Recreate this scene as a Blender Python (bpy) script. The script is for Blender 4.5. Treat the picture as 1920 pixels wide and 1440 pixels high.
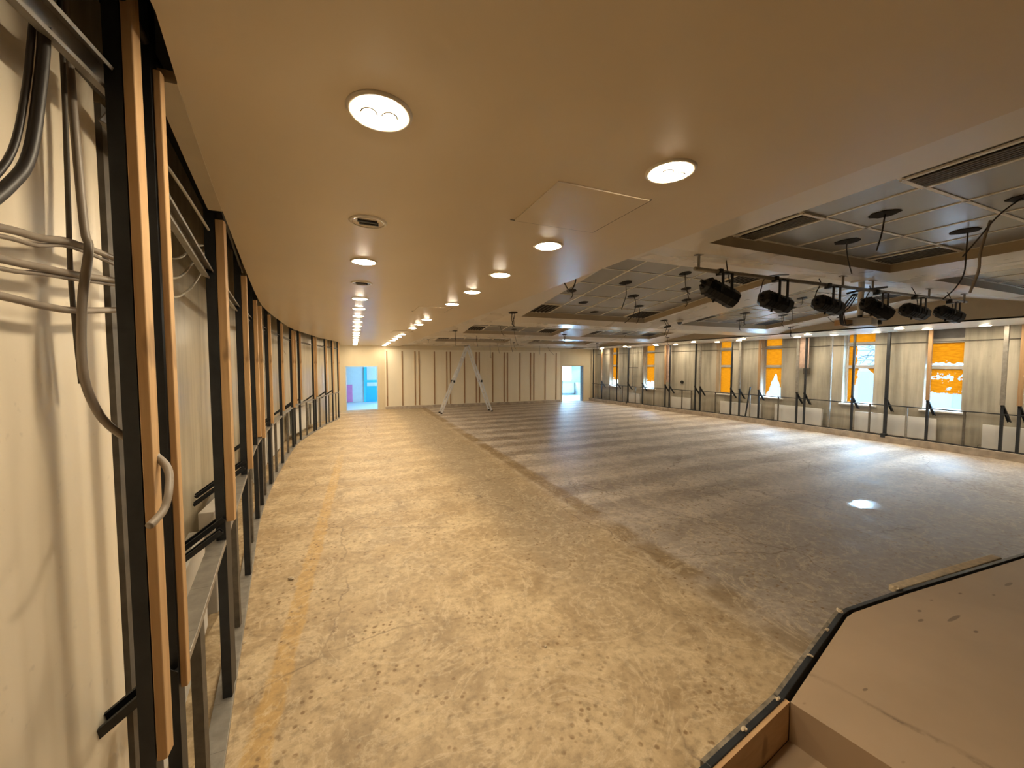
import bpy, bmesh, math, random
from mathutils import Vector, Matrix
for o in list(bpy.data.objects): bpy.data.objects.remove(o, do_unlink=True)
SC = bpy.context.scene
C = SC.collection
rnd = random.Random(7)

# ---------------------------------------------------------------- camera, world, exposure
cam = bpy.data.cameras.new('camera'); cam_o = bpy.data.objects.new('camera', cam); C.objects.link(cam_o)
cam.sensor_fit = 'HORIZONTAL'; cam.sensor_width = 36; cam.lens = 36*720/1920
cam.clip_start = .02; cam.clip_end = 200
cam_o.location = (0, 0, 2.1)
cam_o.rotation_euler = (math.radians(90-2.942), 0, math.radians(-22.457))
SC.camera = cam_o
w = bpy.data.worlds.new('sky'); SC.world = w; w.use_nodes = True
wb = w.node_tree.nodes['Background']
wb.inputs[0].default_value = (.38, .69, 1, 1); wb.inputs[1].default_value = 24.0
SC.view_settings.view_transform = 'Standard'; SC.view_settings.look = 'None'
SC.view_settings.gamma = 1; SC.view_settings.use_curve_mapping = False
SC.view_settings.exposure = 2.0
LAMP_STRENGTH = 50.0
LAMP_COLOR = (1, .83, .58, 1)

# ---------------------------------------------------------------- plan curves (x as a function of y)
def curve(pts):
    def f(y):
        n = len(pts)
        if y <= pts[0][0]: return pts[0][1]+(y-pts[0][0])*(pts[1][1]-pts[0][1])/(pts[1][0]-pts[0][0])
        if y >= pts[-1][0]: return pts[-1][1]
        for i in range(n-1):
            if pts[i][0] <= y <= pts[i+1][0]: break
        y0, x0 = pts[i]; y1, x1 = pts[i+1]
        m0 = (x1-pts[i-1][1])/(y1-pts[i-1][0]) if i > 0 else (x1-x0)/(y1-y0)
        m1 = (pts[i+2][1]-x0)/(pts[i+2][0]-y0) if i < n-2 else (x1-x0)/(y1-y0)
        h = y1-y0; t = (y-y0)/h
        return (2*t**3-3*t*t+1)*x0+(t**3-2*t*t+t)*h*m0+(-2*t**3+3*t*t)*x1+(t**3-t*t)*h*m1
    return f
FR = curve([(-1, -.36), (1.33, -.53), (2.8, -.735), (4.4, -.97), (6.0, -1.20), (7.66, -1.33), (9.2, -1.38), (10.9, -1.40),
            (11.9, -1.35), (13.3, -1.12), (14.8, -.87), (16.3, -.53), (18.75, -.58)])
CE = curve([(-1, -.29), (1.19, -.42), (1.38, -.455), (2.54, -.64), (5.5, -1.07), (6.9, -1.23), (8.8, -1.31), (10.6, -1.33),
            (12.8, -1.10), (14.4, -.88), (16.3, -.50), (18.75, -.54)])
CR = curve([(-2, 12.6), (0, 12.9), (3.3, 13.12), (5.6, 13.2), (8.5, 13.22), (10, 13.18), (11.5, 13.05), (13.3, 12.88),
            (15.2, 12.72), (18.75, 12.55)])
YB, YF = -3.0, 18.75          # near and far wall
ZS = 2.95                     # soffit height
ZT = 3.9                      # slab above the ceiling void

# ---------------------------------------------------------------- mesh helpers
class MB:
    def __init__(s): s.v = []; s.f = []
    def add(s, vs, fs):
        n = len(s.v); s.v += [tuple(p) for p in vs]; s.f += [tuple(i+n for i in f) for f in fs]; return s
    def box(s, x0, x1, y0, y1, z0, z1, rz=0, piv=None):
        vs = [(x, y, z) for z in (z0, z1) for y in (y0, y1) for x in (x0, x1)]
        if rz:
            px, py = piv or ((x0+x1)/2, (y0+y1)/2); c, k = math.cos(rz), math.sin(rz)
            vs = [(px+(x-px)*c-(y-py)*k, py+(x-px)*k+(y-py)*c, z) for x, y, z in vs]
        return s.add(vs, [(0, 2, 3, 1), (4, 5, 7, 6), (0, 1, 5, 4), (2, 6, 7, 3), (0, 4, 6, 2), (1, 3, 7, 5)])
    def bar(s, a, b, w, h, up=(0, 0, 1)):
        a, b = Vector(a), Vector(b); d = (b-a).normalized(); u = Vector(up)
        if abs(d.dot(u)) > .98: u = Vector((0, 1, 0))
        r = d.cross(u).normalized(); u = r.cross(d)
        vs = []
        for p in (a, b):
            for i, j in ((-1, -1), (1, -1), (1, 1), (-1, 1)): vs.append(p+r*w/2*i+u*h/2*j)
        return s.add(vs, [(0, 3, 2, 1), (4, 5, 6, 7), (0, 1, 5, 4), (1, 2, 6, 5), (2, 3, 7, 6), (3, 0, 4, 7)])
    def chan(s, a, b, w, h, t=.0025, face=(1, 0, 0), lip=.008):
        """C-section: web w wide, flanges h deep; the open side points to face."""
        a, b = Vector(a), Vector(b); d = (b-a).normalized(); fo = Vector(face); fo = (fo-d*fo.dot(d)).normalized(); r = d.cross(fo)
        for (p0, p1, q0, q1) in ((-w/2, w/2, 0, t), (-w/2, -w/2+t, t, h), (w/2-t, w/2, t, h), (-w/2+t, -w/2+lip, h-t, h), (w/2-lip, w/2-t, h-t, h)):
            vs = []
            for p in (a, b):
                for i, j in ((p0, q0), (p1, q0), (p1, q1), (p0, q1)): vs.append(p+r*i+fo*j)
            s.add(vs, [(0, 3, 2, 1), (4, 5, 6, 7), (0, 1, 5, 4), (1, 2, 6, 5), (2, 3, 7, 6), (3, 0, 4, 7)])
        return s
    def cyl(s, a, b, r0, r1=None, n=20, caps=True):
        r1 = r0 if r1 is None else r1
        a, b = Vector(a), Vector(b); d = (b-a).normalized()
        u = Vector((0, 0, 1)) if abs(d.z) < .9 else Vector((1, 0, 0))
        r = d.cross(u).normalized(); u = r.cross(d); vs = []
        for p, q in ((a, r0), (b, r1)):
            for i in range(n):
                t = 2*math.pi*i/n; vs.append(p+r*q*math.cos(t)+u*q*math.sin(t))
        fs = [(i, (i+1) % n, n+(i+1) % n, n+i) for i in range(n)]
        if caps: fs += [tuple(range(n))[::-1], tuple(range(n, 2*n))]
        return s.add(vs, fs)
    def lathe(s, c, prof, n=28, axis='z'):
        vs = []
        for r, z in prof:
            for i in range(n):
                t = 2*math.pi*i/n
                vs.append((c[0]+r*math.cos(t), c[1]+r*math.sin(t), c[2]+z))
        fs = []
        for k in range(len(prof)-1):
            for i in range(n): fs.append((k*n+i, k*n+(i+1) % n, (k+1)*n+(i+1) % n, (k+1)*n+i))
        return s.add(vs, fs)
    def prism(s, poly, z0, z1):
        n = len(poly); vs = [(x, y, z0) for x, y in poly]+[(x, y, z1) for x, y in poly]
        return s.add(vs, [tuple(range(n))[::-1], tuple(range(n, 2*n))]+[(i, (i+1) % n, n+(i+1) % n, n+i) for i in range(n)])
    def tube(s, pts, r, n=8, sub=4):
        P = [Vector(p) for p in pts]; Q = []
        for i in range(len(P)-1):
            p0 = P[max(i-1, 0)]; p1 = P[i]; p2 = P[i+1]; p3 = P[min(i+2, len(P)-1)]
            for k in range(sub):
                t = k/sub
                Q.append(.5*((2*p1)+(p2-p0)*t+(2*p0-5*p1+4*p2-p3)*t*t+(3*p1-p0-3*p2+p3)*t**3))
        Q.append(P[-1]); vs = []
        d0 = (Q[1]-Q[0]).normalized(); u = Vector((0, 0, 1)) if abs(d0.z) < .9 else Vector((1, 0, 0))
        for i, q in enumerate(Q):
            d = (Q[min(i+1, len(Q)-1)]-Q[max(i-1, 0)]).normalized()
            rr = d.cross(u).normalized(); u = rr.cross(d).normalized()
            for k in range(n):
                t = 2*math.pi*k/n; vs.append(q+rr*r*math.cos(t)+u*r*math.sin(t))
        fs = [tuple(range(n)), tuple(range(len(vs)-n, len(vs)))[::-1]]
        for i in range(len(Q)-1):
            for k in range(n): fs.append((i*n+k, i*n+(k+1) % n, (i+1)*n+(k+1) % n, (i+1)*n+k))
        return s.add(vs, fs)
    def build(s, name, m, parent=None, smooth=False, loc=None, bevel=0):
        me = bpy.data.meshes.new(name)
        vs = s.v
        if loc: vs = [(x-loc[0], y-loc[1], z-loc[2]) for x, y, z in vs]
        me.from_pydata(vs, [], s.f); me.materials.append(m); me.update()
        bm = bmesh.new(); bm.from_mesh(me); bmesh.ops.recalc_face_normals(bm, faces=bm.faces); bm.to_mesh(me); bm.free()
        if smooth:
            for p in me.polygons: p.use_smooth = True
        o = bpy.data.objects.new(name, me); C.objects.link(o)
        if parent: o.parent = parent
        elif loc: o.location = loc
        if bevel:
            b = o.modifiers.new('bevel', 'BEVEL'); b.width = bevel; b.segments = 2; b.limit_method = 'ANGLE'
        return o
def tag(o, label=None, cat=None, group=None, kind=None):
    if label: o['label'] = label
    if cat: o['category'] = cat
    if group: o['group'] = group
    if kind: o['kind'] = kind
    return o
def thing(name, label, cat, loc=(0, 0, 0), group=None):
    o = bpy.data.objects.new(name, None); C.objects.link(o); o.location = loc; o.empty_display_size = .1
    return tag(o, label, cat, group)
def part(name, mb, m, root, **k):
    """mb is in world coordinates; the part is stored relative to its thing"""
    L = root.matrix_world.translation.copy() if False else Vector(world_loc(root))
    return mb.build(name, m, root, loc=tuple(L), **k)
def world_loc(o):
    v = Vector(o.location); p = o.parent
    while p: v += Vector(p.location); p = p.parent
    return v
def struct(name, mb, m, parent=None):
    o = mb.build(name, m, parent)
    if not parent: o['kind'] = 'structure'
    return o

# ---------------------------------------------------------------- materials
class NT:
    def __init__(s, name):
        s.m = bpy.data.materials.new(name); s.m.use_nodes = True; s.t = s.m.node_tree; s.n = s.t.nodes; s.l = s.t.links
        s.b = s.n['Principled BSDF']; s.out = s.n['Material Output']; s.co = s.n.new('ShaderNodeTexCoord')
    def node(s, typ, **k):
        n = s.n.new(typ)
        for a, v in k.items():
            if a.startswith('i_'): n.inputs[int(a[2:]) if a[2:].isdigit() else a[2:]].default_value = v
            else: setattr(n, a, v)
        return n
    def link(s, a, b): s.l.new(a, b)
    def mapping(s, scale=(1, 1, 1), rot=(0, 0, 0), loc=(0, 0, 0), src='Object'):
        m = s.node('ShaderNodeMapping'); m.inputs['Scale'].default_value = scale; m.inputs['Rotation'].default_value = rot
        m.inputs['Location'].default_value = loc; s.link(s.co.outputs[src], m.inputs[0]); return m.outputs[0]
    def noise(s, vec, scale, detail=4, rough=.55, dist=0):
        n = s.node('ShaderNodeTexNoise'); n.inputs['Scale'].default_value = scale; n.inputs['Detail'].default_value = detail
        n.inputs['Roughness'].default_value = rough; n.inputs['Distortion'].default_value = dist; s.link(vec, n.inputs['Vector']); return n.outputs[0]
    def ramp(s, fac, stops):
        r = s.node('ShaderNodeValToRGB'); e = r.color_ramp.elements
        while len(e) > 1: e.remove(e[-1])
        for i, (p, c) in enumerate(stops):
            q = e[0] if i == 0 else e.new(p); q.position = p
            q.color = (c, c, c, 1) if isinstance(c, (int, float)) else tuple(c)+(1,)
        s.link(fac, r.inputs[0]); return r.outputs[0]
    def mix(s, f, a, b, mode='MIX'):
        m = s.node('ShaderNodeMix', data_type='RGBA', blend_type=mode)
        for sock, v in ((m.inputs[0], f), (m.inputs[6], a), (m.inputs[7], b)):
            if isinstance(v, (int, float)): sock.default_value = v if sock.type == 'VALUE' else (v, v, v, 1)
            elif isinstance(v, tuple): sock.default_value = v+(1,) if len(v) == 3 else v
            else: s.link(v, sock)
        return m.outputs[2]
    def math(s, op, a, b=0.0, c=None, clamp=False):
        m = s.node('ShaderNodeMath', operation=op, use_clamp=clamp)
        for i, v in enumerate((a, b) if c is None else (a, b, c)):
            if isinstance(v, (int, float)): m.inputs[i].default_value = v
            else: s.link(v, m.inputs[i])
        return m.outputs[0]
    def xyz(s, vec=None):
        n = s.node('ShaderNodeSeparateXYZ'); s.link(vec or s.co.outputs['Object'], n.inputs[0]); return n.outputs
    def bump(s, h, strength=.2, dist=.01):
        b = s.node('ShaderNodeBump'); b.inputs['Strength'].default_value = strength; b.inputs['Distance'].default_value = dist
        s.link(h, b.inputs['Height']); s.link(b.outputs[0], s.b.inputs['Normal'])
    def set(s, color=None, rough=None, metal=None):
        for k, v in (('Base Color', color), ('Roughness', rough), ('Metallic', metal)):
            if v is None: continue
            if isinstance(v, (int, float)): s.b.inputs[k].default_value = v
            elif isinstance(v, tuple): s.b.inputs[k].default_value = v+(1,)
            else: s.link(v, s.b.inputs[k])
        return s.m
def simple(name, col, rough=.6, metal=0, var=.12, scale=8, stretch=(1, 1, 1), bump=0):
    t = NT(name); v = t.mapping(stretch); n = t.noise(v, scale, 5)
    c = t.mix(t.ramp(n, [(.3, 0), (.7, 1)]), tuple(x*(1-var) for x in col), tuple(min(1, x*(1+var)) for x in col))
    t.set(c, rough, metal)
    if bump: t.bump(n, bump, .005)
    return t.m
M = {}
M['steel_dark'] = simple('dark_painted_steel', (.022, .025, .030), .45, .2, .3, 12)
M['steel_grey'] = simple('galvanised_steel', (.30, .28, .25), .45, .5, .2, 14)
M['steel_brown'] = simple('dusty_steel', (.13, .115, .095), .6, .3, .3, 14)
M['black'] = simple('black_housing', (.006, .006, .007), .45, 0, .2)
M['lens'] = simple('spotlight_lens', (.10, .11, .13), .12, .2)
M['cable_dark'] = simple('dark_cable', (.035, .03, .028), .5)
M['cable_grey'] = simple('grey_cable', (.30, .25, .20), .45)
M['cable_pale'] = simple('pale_cable', (.50, .46, .38), .5)
M['void'] = simple('dark_opening', (.008, .007, .006), .9)
M['white'] = simple('white_enamel', (.72, .70, .67), .35, 0, .04)
M['radiator'] = simple('white_radiator_paint', (.70, .69, .66), .4, 0, .05, 3)
M['alu'] = simple('aluminium', (.78, .78, .78), .35, .35, .05)
M['curb'] = simple('curb_concrete', (.42, .35, .28), .75, 0, .25, 6)
M['frame_pvc'] = simple('window_frame_paint', (.46, .43, .39), .4, 0, .08)
M['grey_board'] = simple('grey_board', (.20, .19, .19), .7)
M['fascia'] = simple('ceiling_fascia_paint', (.50, .42, .30), .5, 0, .04)
M['rim'] = simple('lamp_rim', (.62, .55, .44), .35)
M['reflector'] = simple('lamp_reflector', (.28, .24, .2), .2, .8)
M['glasswhite'] = simple('white_wall_paint', (.58, .66, .72), .5, 0, .03)
M['door_blue'] = simple('blue_door_paint', (.02, .42, .75), .4, 0, .05)
M['door_trim'] = simple('cyan_door_frame', (.05, .52, .72), .4, 0, .05)
M['pink'] = simple('magenta_panel', (.62, .22, .50), .5, 0, .05)
M['tan_rubble'] = simple('plaster_rubble', (.55, .45, .32), .9, 0, .25, 20)

def wood(name, c1, c2, axis='z'):
    t = NT(name); sc = {'z': (30, 30, 1.2), 'x': (1.2, 30, 30), 'y': (30, 1.2, 30)}[axis]
    n = t.noise(t.mapping(sc), 1.0, 6, .6, .6)
    k = t.noise(t.mapping((3, 3, 1)), 4, 2)
    c = t.mix(t.ramp(n, [(.3, 0), (.7, 1)]), c1, c2)
    c = t.mix(t.ramp(k, [(.62, 0), (.72, .6)]), c, tuple(x*.45 for x in c1))
    t.set(c, .65); t.bump(n, .15, .003); return t.m
M['batten'] = wood('pine_batten', (.50, .29, .13), (.70, .46, .23))
M['batten_dark'] = wood('brown_batten', (.30, .17, .08), (.40, .25, .13))
M['particle'] = wood('particle_board', (.50, .30, .15), (.62, .40, .21), 'x')

def plaster(name, base, dark, streak=.6, rough=.62, soil=None):
    """wall board with vertical runs of dust and blotches"""
    t = NT(name); v = t.mapping((3.2, 3.2, .22)); n1 = t.noise(v, 1.6, 6, .6)
    n2 = t.noise(t.mapping((1, 1, 1)), 1.3, 5, .6); n3 = t.noise(t.mapping((1, 1, 1)), 26, 3)
    f = t.math('ADD', t.math('MULTIPLY', n1, streak), t.math('MULTIPLY', n2, 1-streak))
    c = t.mix(t.ramp(f, [(.38, 1), (.56, 0)]), base, dark)
    c = t.mix(t.ramp(n3, [(.66, 0), (.75, .25)]), c, tuple(x*.5 for x in dark))
    if soil:
        z = t.xyz()[2]; a = t.math('ADD', z, t.math('MULTIPLY', n2, .5))
        c = t.mix(t.math('MULTIPLY', t.ramp(t.math('DIVIDE', a, 3.0), [(.30, 0), (.36, .8), (.42, 0)]), n1), c, soil)
    t.set(c, rough); t.bump(n3, .05, .003); return t.m
M['wall_right'] = plaster('stripped_plaster_wall', (.45, .41, .33), (.28, .26, .21), .7, .6, (.12, .09, .06))
M['wall_left'] = plaster('semi_gloss_back_panel', (.56, .50, .38), (.36, .31, .22), .75, .33)
M['pier'] = plaster('smooth_pier_paint', (.86, .76, .60), (.82, .72, .56), .6, .42)
M['far'] = plaster('far_wall_paint', (.70, .60, .42), (.66, .56, .39), .5, .55)
M['far_board'] = plaster('far_wall_board', (.84, .76, .60), (.81, .73, .57), .5, .5)
M['plain'] = plaster('near_wall_paint', (.5, .42, .3), (.45, .38, .27), .5, .6)

def ceiling_mat(name, base, rough):
    t = NT(name); n = t.noise(t.mapping((1, .6, 1)), 1.1, 3); n2 = t.noise(t.mapping((.8, 7, 1)), 2.2, 3)
    c = t.mix(t.ramp(n, [(.3, 0), (.7, 1)]), tuple(x*.94 for x in base), tuple(x*1.05 for x in base))
    t.set(c, t.math('ADD', rough, t.math('MULTIPLY', n, .08)))
    t.b.inputs['Specular IOR Level'].default_value = .45
    t.bump(t.noise(t.mapping((1, 1, 1)), 3.0, 3), .04, .01); return t.m
M['ceiling'] = ceiling_mat('glossy_ceiling_paint', (.62, .52, .38), .26)
M['ceiling_main'] = ceiling_mat('folded_ceiling_paint', (.68, .63, .56), .24)
M['tiles'] = ceiling_mat('ceiling_tile', (.31, .31, .31), .20)
M['tile_grid'] = simple('tile_grid_metal', (.80, .76, .68), .35, 0, .03)

def floor_mat():
    t = NT('stripped_screed_floor'); o = t.co.outputs['Object']; X, Y, Z = t.xyz()
    big = t.noise(t.mapping((1, 1, 1)), .55, 5, .6, .4); mid = t.noise(t.mapping((1, 1, 1)), 2.6, 8, .65, .5)
    fine = t.noise(t.mapping((1, 1, 1)), 16, 7, .7); swirl = t.noise(t.mapping((1, 1, 1)), 1.4, 6, .6, 3.0)
    wob = t.math('MULTIPLY', t.math('SUBTRACT', t.noise(t.mapping((.5, 1.3, 1)), 1.6, 5, .6), .5), .55)
    yy = t.math('ADD', t.math('ADD', Y, t.math('MULTIPLY', X, -.03)), wob)
    band = t.math('ADD', t.math('MULTIPLY', t.math('SINE', t.math('MULTIPLY', yy, 2*math.pi/.93)), .5), .5)
    left = t.ramp(t.math('ADD', t.math('MULTIPLY', X, .1), t.math('MULTIPLY', mid, .03)), [(.295, 1), (.335, 0)])
    warm = t.mix(t.ramp(mid, [(.30, 0), (.68, 1)]), (.31, .22, .118), (.62, .49, .31))
    cool = t.mix(t.ramp(mid, [(.30, 0), (.68, 1)]), (.35, .30, .26), (.66, .59, .52))
    c = t.mix(left, cool, warm)
    # cross bands of old adhesive, fading out towards the stage
    bf = t.math('MULTIPLY', t.ramp(band, [(.25, 1), (.72, 0)]), t.ramp(t.math('MULTIPLY', Y, .1), [(.26, .15), (.5, .68)]))
    bf = t.math('MULTIPLY', bf, t.ramp(big, [(.30, .35), (.6, 1)]))
    c = t.mix(bf, c, t.mix(left, (.19, .145, .115), (.36, .25, .13)))
    # long walked band beside the joint and the broken joint strip itself
    xb = t.math('ADD', X, t.math('MULTIPLY', t.math('SUBTRACT', big, .5), .9))
    walk = t.ramp(t.math('MULTIPLY', xb, .1), [(.14, 0), (.19, .9), (.26, .9), (.31, 0)])
    walk = t.math('MULTIPLY', walk, t.ramp(t.math('MULTIPLY', Y, .1), [(.15, 0), (.45, 1)]))
    c = t.mix(walk, c, (.30, .235, .155))
    shade_zone = t.math('MULTIPLY', t.ramp(t.math('MULTIPLY', xb, .1), [(.26, 0), (.36, 1)]), t.ramp(t.math('ADD', t.math('MULTIPLY', Y, .1), t.math('MULTIPLY', big, .2)), [(.36, .55), (.56, 0)]))  # weaker light near the stage, painted as a darker floor colour
    c = t.mix(shade_zone, c, (.17, .135, .10))
    xj = t.math('ADD', X, t.math('MULTIPLY', t.math('SUBTRACT', mid, .5), .16))
    joint = t.ramp(t.math('MULTIPLY', xj, .1), [(.294, 0), (.298, 1), (.318, 1), (.326, 0)])
    jm = t.ramp(t.noise(t.mapping((.2, 1, 1)), .9, 3), [(.40, .1), (.50, .85)])
    c = t.mix(t.math('MULTIPLY', joint, jm), c, (.23, .155, .07))
    # yellow glue strip along the left studs
    xg = t.math('ADD', X, t.math('MULTIPLY', t.math('SUBTRACT', swirl, .5), .10))
    xg = t.math('ADD', xg, t.math('MULTIPLY', t.math('SUBTRACT', Y, 4.5), -.03))
    glue = t.ramp(t.math('ADD', t.math('MULTIPLY', xg, .5), .5), [(.235, 0), (.245, 1), (.305, 1), (.315, 0)])
    glue = t.math('MULTIPLY', glue, t.ramp(t.math('MULTIPLY', Y, .05), [(.06, 1), (.40, .8), (.52, 0)]))
    c = t.mix(t.math('MULTIPLY', glue, .75), c, (.52, .33, .11))
    # dabs of adhesive
    v = t.node('ShaderNodeTexVoronoi', feature='F1'); v.inputs['Scale'].default_value = 17; v.inputs['Randomness'].default_value = 1; t.link(o, v.inputs['Vector'])
    dab = t.math('MULTIPLY', t.ramp(v.outputs[0], [(.16, 1), (.30, 0)]), t.ramp(big, [(.36, 0), (.50, 1)]))
    dab = t.math('MULTIPLY', dab, t.ramp(t.noise(t.mapping((1, 1, 1)), 5, 3), [(.42, 0), (.55, 1)]))
    c = t.mix(t.math('MULTIPLY', dab, .9), c, (.20, .12, .05))
    c = t.mix(t.ramp(swirl, [(.50, 0), (.53, .35), (.56, 0)]), c, (.72, .60, .42))
    # cracks
    v2 = t.node('ShaderNodeTexVoronoi', feature='DISTANCE_TO_EDGE'); v2.inputs['Scale'].default_value = .55
    dv = t.node('ShaderNodeVectorMath', operation='ADD'); sc = t.node('ShaderNodeVectorMath', operation='SCALE'); sc.inputs[3].default_value = .35
    nn = t.node('ShaderNodeTexNoise'); nn.inputs['Scale'].default_value = 2.2; nn.inputs['Detail'].default_value = 6; t.link(o, nn.inputs['Vector'])
    t.link(nn.outputs[1], sc.inputs[0]); t.link(sc.outputs[0], dv.inputs[0]); t.link(o, dv.inputs[1]); t.link(dv.outputs[0], v2.inputs['Vector'])
    crack = t.math('MULTIPLY', t.ramp(v2.outputs[0], [(.0, 1), (.006, 0)]), t.ramp(big, [(.45, 0), (.55, 1)]))
    c = t.mix(t.math('MULTIPLY', crack, .7), c, (.12, .08, .05))
    c = t.mix(t.ramp(fine, [(.32, .45), (.5, 0)]), c, (.22, .16, .09))
    c = t.mix(t.ramp(fine, [(.58, 0), (.75, .35)]), c, (.76, .66, .50))
    c = t.mix(.20, c, t.ramp(fine, [(.25, (.12, .10, .08)), (.75, (.92, .86, .76))]), 'OVERLAY')
    # one worn, polished spot
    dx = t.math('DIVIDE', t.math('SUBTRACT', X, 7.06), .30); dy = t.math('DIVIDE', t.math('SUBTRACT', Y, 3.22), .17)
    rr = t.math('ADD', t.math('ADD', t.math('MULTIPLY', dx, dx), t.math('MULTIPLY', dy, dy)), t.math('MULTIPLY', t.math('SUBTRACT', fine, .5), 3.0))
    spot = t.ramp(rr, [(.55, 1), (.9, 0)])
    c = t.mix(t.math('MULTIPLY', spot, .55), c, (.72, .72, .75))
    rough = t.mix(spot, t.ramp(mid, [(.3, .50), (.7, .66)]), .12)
    t.set(c, rough); t.b.inputs['Specular IOR Level'].default_value = .5
    h = t.math('ADD', t.math('MULTIPLY', fine, .5), t.math('MULTIPLY', mid, .5)); t.bump(h, .25, .01)
    return t.m
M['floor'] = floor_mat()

def stage_mat():
    t = NT('stage_board'); X, Y, Z = t.xyz(t.mapping(loc=(4.0, -.5, 0))); n = t.noise(t.mapping((1, 1, 1)), 1.6, 4); f = t.noise(t.mapping((1, 1, 1)), 9, 6, .65)
    c = t.mix(t.ramp(n, [(.3, 0), (.7, 1)]), (.40, .29, .19), (.47, .345, .23))
    # a long scuffed smear and small stains
    d = t.math('SUBTRACT', t.math('SUBTRACT', X, 2.18), t.math('MULTIPLY', t.math('SUBTRACT', 1.07, Y), .28))
    d = t.math('ADD', d, t.math('MULTIPLY', t.math('SUBTRACT', f, .5), .10))
    sm = t.math('MULTIPLY', t.ramp(t.math('ABSOLUTE', d), [(0, 1), (.022, 0)]), t.ramp(f, [(.42, .2), (.6, 1)]))
    c = t.mix(t.math('MULTIPLY', sm, .85), c, (.13, .09, .06))
    v = t.node('ShaderNodeTexVoronoi'); v.inputs['Scale'].default_value = 3.2; t.link(t.mapping((1, 2.2, 1)), v.inputs['Vector'])
    c = t.mix(t.ramp(v.outputs[0], [(.045, .75), (.075, 0)]), c, (.12, .075, .045))
    def spot(cx, cy, rx, ry):
        ex = t.math('DIVIDE', t.math('SUBTRACT', X, cx), rx); ey = t.math('DIVIDE', t.math('SUBTRACT', Y, cy), ry)
        return t.ramp(t.math('ADD', t.math('MULTIPLY', ex, ex), t.math('MULTIPLY', ey, ey)), [(.6, .7), (1.0, 0)])
    for q in ((3.47, 1.10, .085, .012), (4.38, 1.13, .06, .012), (2.30, 1.01, .02, .007), (3.25, 1.17, .03, .01)): c = t.mix(spot(*q), c, (.13, .09, .06))
    t.set(c, .5); return t.m
M['stage'] = stage_mat()

def emit(name, col, s):
    t = NT(name); e = t.node('ShaderNodeEmission'); e.inputs[0].default_value = col; e.inputs[1].default_value = s
    t.link(e.outputs[0], t.out.inputs[0]); return t.m
M['lamp'] = emit('lit_lamp_diffuser', LAMP_COLOR, LAMP_STRENGTH)

def film_mat(name, clear_fn):
    """orange film on a pane: paper-like translucent where it still sticks, clear glass where it peeled off"""
    t = NT(name); G = t.xyz(t.co.outputs['Generated']); u, z = G[1], G[2]
    n = t.noise(t.mapping((6, 6, 6)), 1.1, 6, .65); n2 = t.noise(t.mapping((5, 5, 18)), 1.5, 4)
    fac = clear_fn(t, u, z, n)            # 1 = clear
    tr = t.node('ShaderNodeBsdfTranslucent'); df = t.node('ShaderNodeBsdfDiffuse'); mx = t.node('ShaderNodeMixShader'); mx.inputs[0].default_value = .75
    col = t.mix(t.ramp(n2, [(.35, 0), (.65, 1)]), (.080, .0165, .0004), (.105, .0235, .0006))
    t.link(col, tr.inputs[0]); t.link(col, df.inputs[0]); t.link(df.outputs[0], mx.inputs[1]); t.link(tr.outputs[0], mx.inputs[2])
    tp = t.node('ShaderNodeBsdfTransparent'); m2 = t.node('ShaderNodeMixShader')
    t.link(fac, m2.inputs[0]); t.link(mx.outputs[0], m2.inputs[1]); t.link(tp.outputs[0], m2.inputs[2]); t.link(m2.outputs[0], t.out.inputs[0])
    return t.m
def clear_none(t, u, z, n): return t.ramp(n, [(.74, 0), (.76, 1)])
def clear_bottom(amount):
    def f(t, u, z, n): return t.ramp(t.math('ADD', t.math('SUBTRACT', amount, z), t.math('MULTIPLY', t.math('SUBTRACT', n, .5), .7)), [(.0, 0), (.02, 1)])
    return f
def clear_tree(t, u, z, n):        # a cone shaped peeled patch
    d = t.math('ABSOLUTE', t.math('SUBTRACT', u, .45))
    a = t.math('SUBTRACT', t.math('MULTIPLY', t.math('SUBTRACT', .80, z), .62), d)
    return t.ramp(t.math('ADD', a, t.math('MULTIPLY', t.math('SUBTRACT', n, .5), .35)), [(0, 0), (.02, 1)])
def clear_near(t, u, z, n):        # pane clear towards its near side
    a = t.math('SUBTRACT', .70, u)
    return t.ramp(t.math('ADD', a, t.math('MULTIPLY', t.math('SUBTRACT', n, .5), .25)), [(0, 0), (.02, 1)])
def clear_most(t, u, z, n):
    a = t.math('SUBTRACT', .86, t.math('ADD', u, t.math('MULTIPLY', z, .25)))
    b = t.math('SUBTRACT', t.math('ADD', z, t.math('MULTIPLY', u, -1.0)), .62)   # stuck corner at the near top
    r = t.math('ADD', a, t.math('MULTIPLY', t.math('SUBTRACT', n, .5), .35))
    q = t.math('SUBTRACT', r, t.math('MULTIPLY', t.math('MAXIMUM', b, 0.0), 4.0))
    return t.ramp(q, [(0, 0), (.02, 1)])
def clear_patchy(t, u, z, n):
    n3 = t.noise(t.mapping((3.2, 3.2, 3.2)), 1.3, 4, .6)
    a = t.math('MAXIMUM', t.math('SUBTRACT', .40, z), t.math('SUBTRACT', n3, .56))
    return t.ramp(t.math('ADD', a, t.math('MULTIPLY', t.math('SUBTRACT', n, .5), .22)), [(0, 0), (.02, 1)])
FILM = {'none': film_mat('orange_film', clear_none), 'low': film_mat('orange_film_torn_low', clear_bottom(.12)),
        'mid': film_mat('orange_film_torn_half', clear_bottom(.30)), 'tree': film_mat('orange_film_peeled', clear_tree),
        'near': film_mat('orange_film_half_gone', clear_near), 'most': film_mat('orange_film_mostly_gone', clear_most),
        'patchy': film_mat('orange_film_patchy', clear_patchy)}
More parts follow.
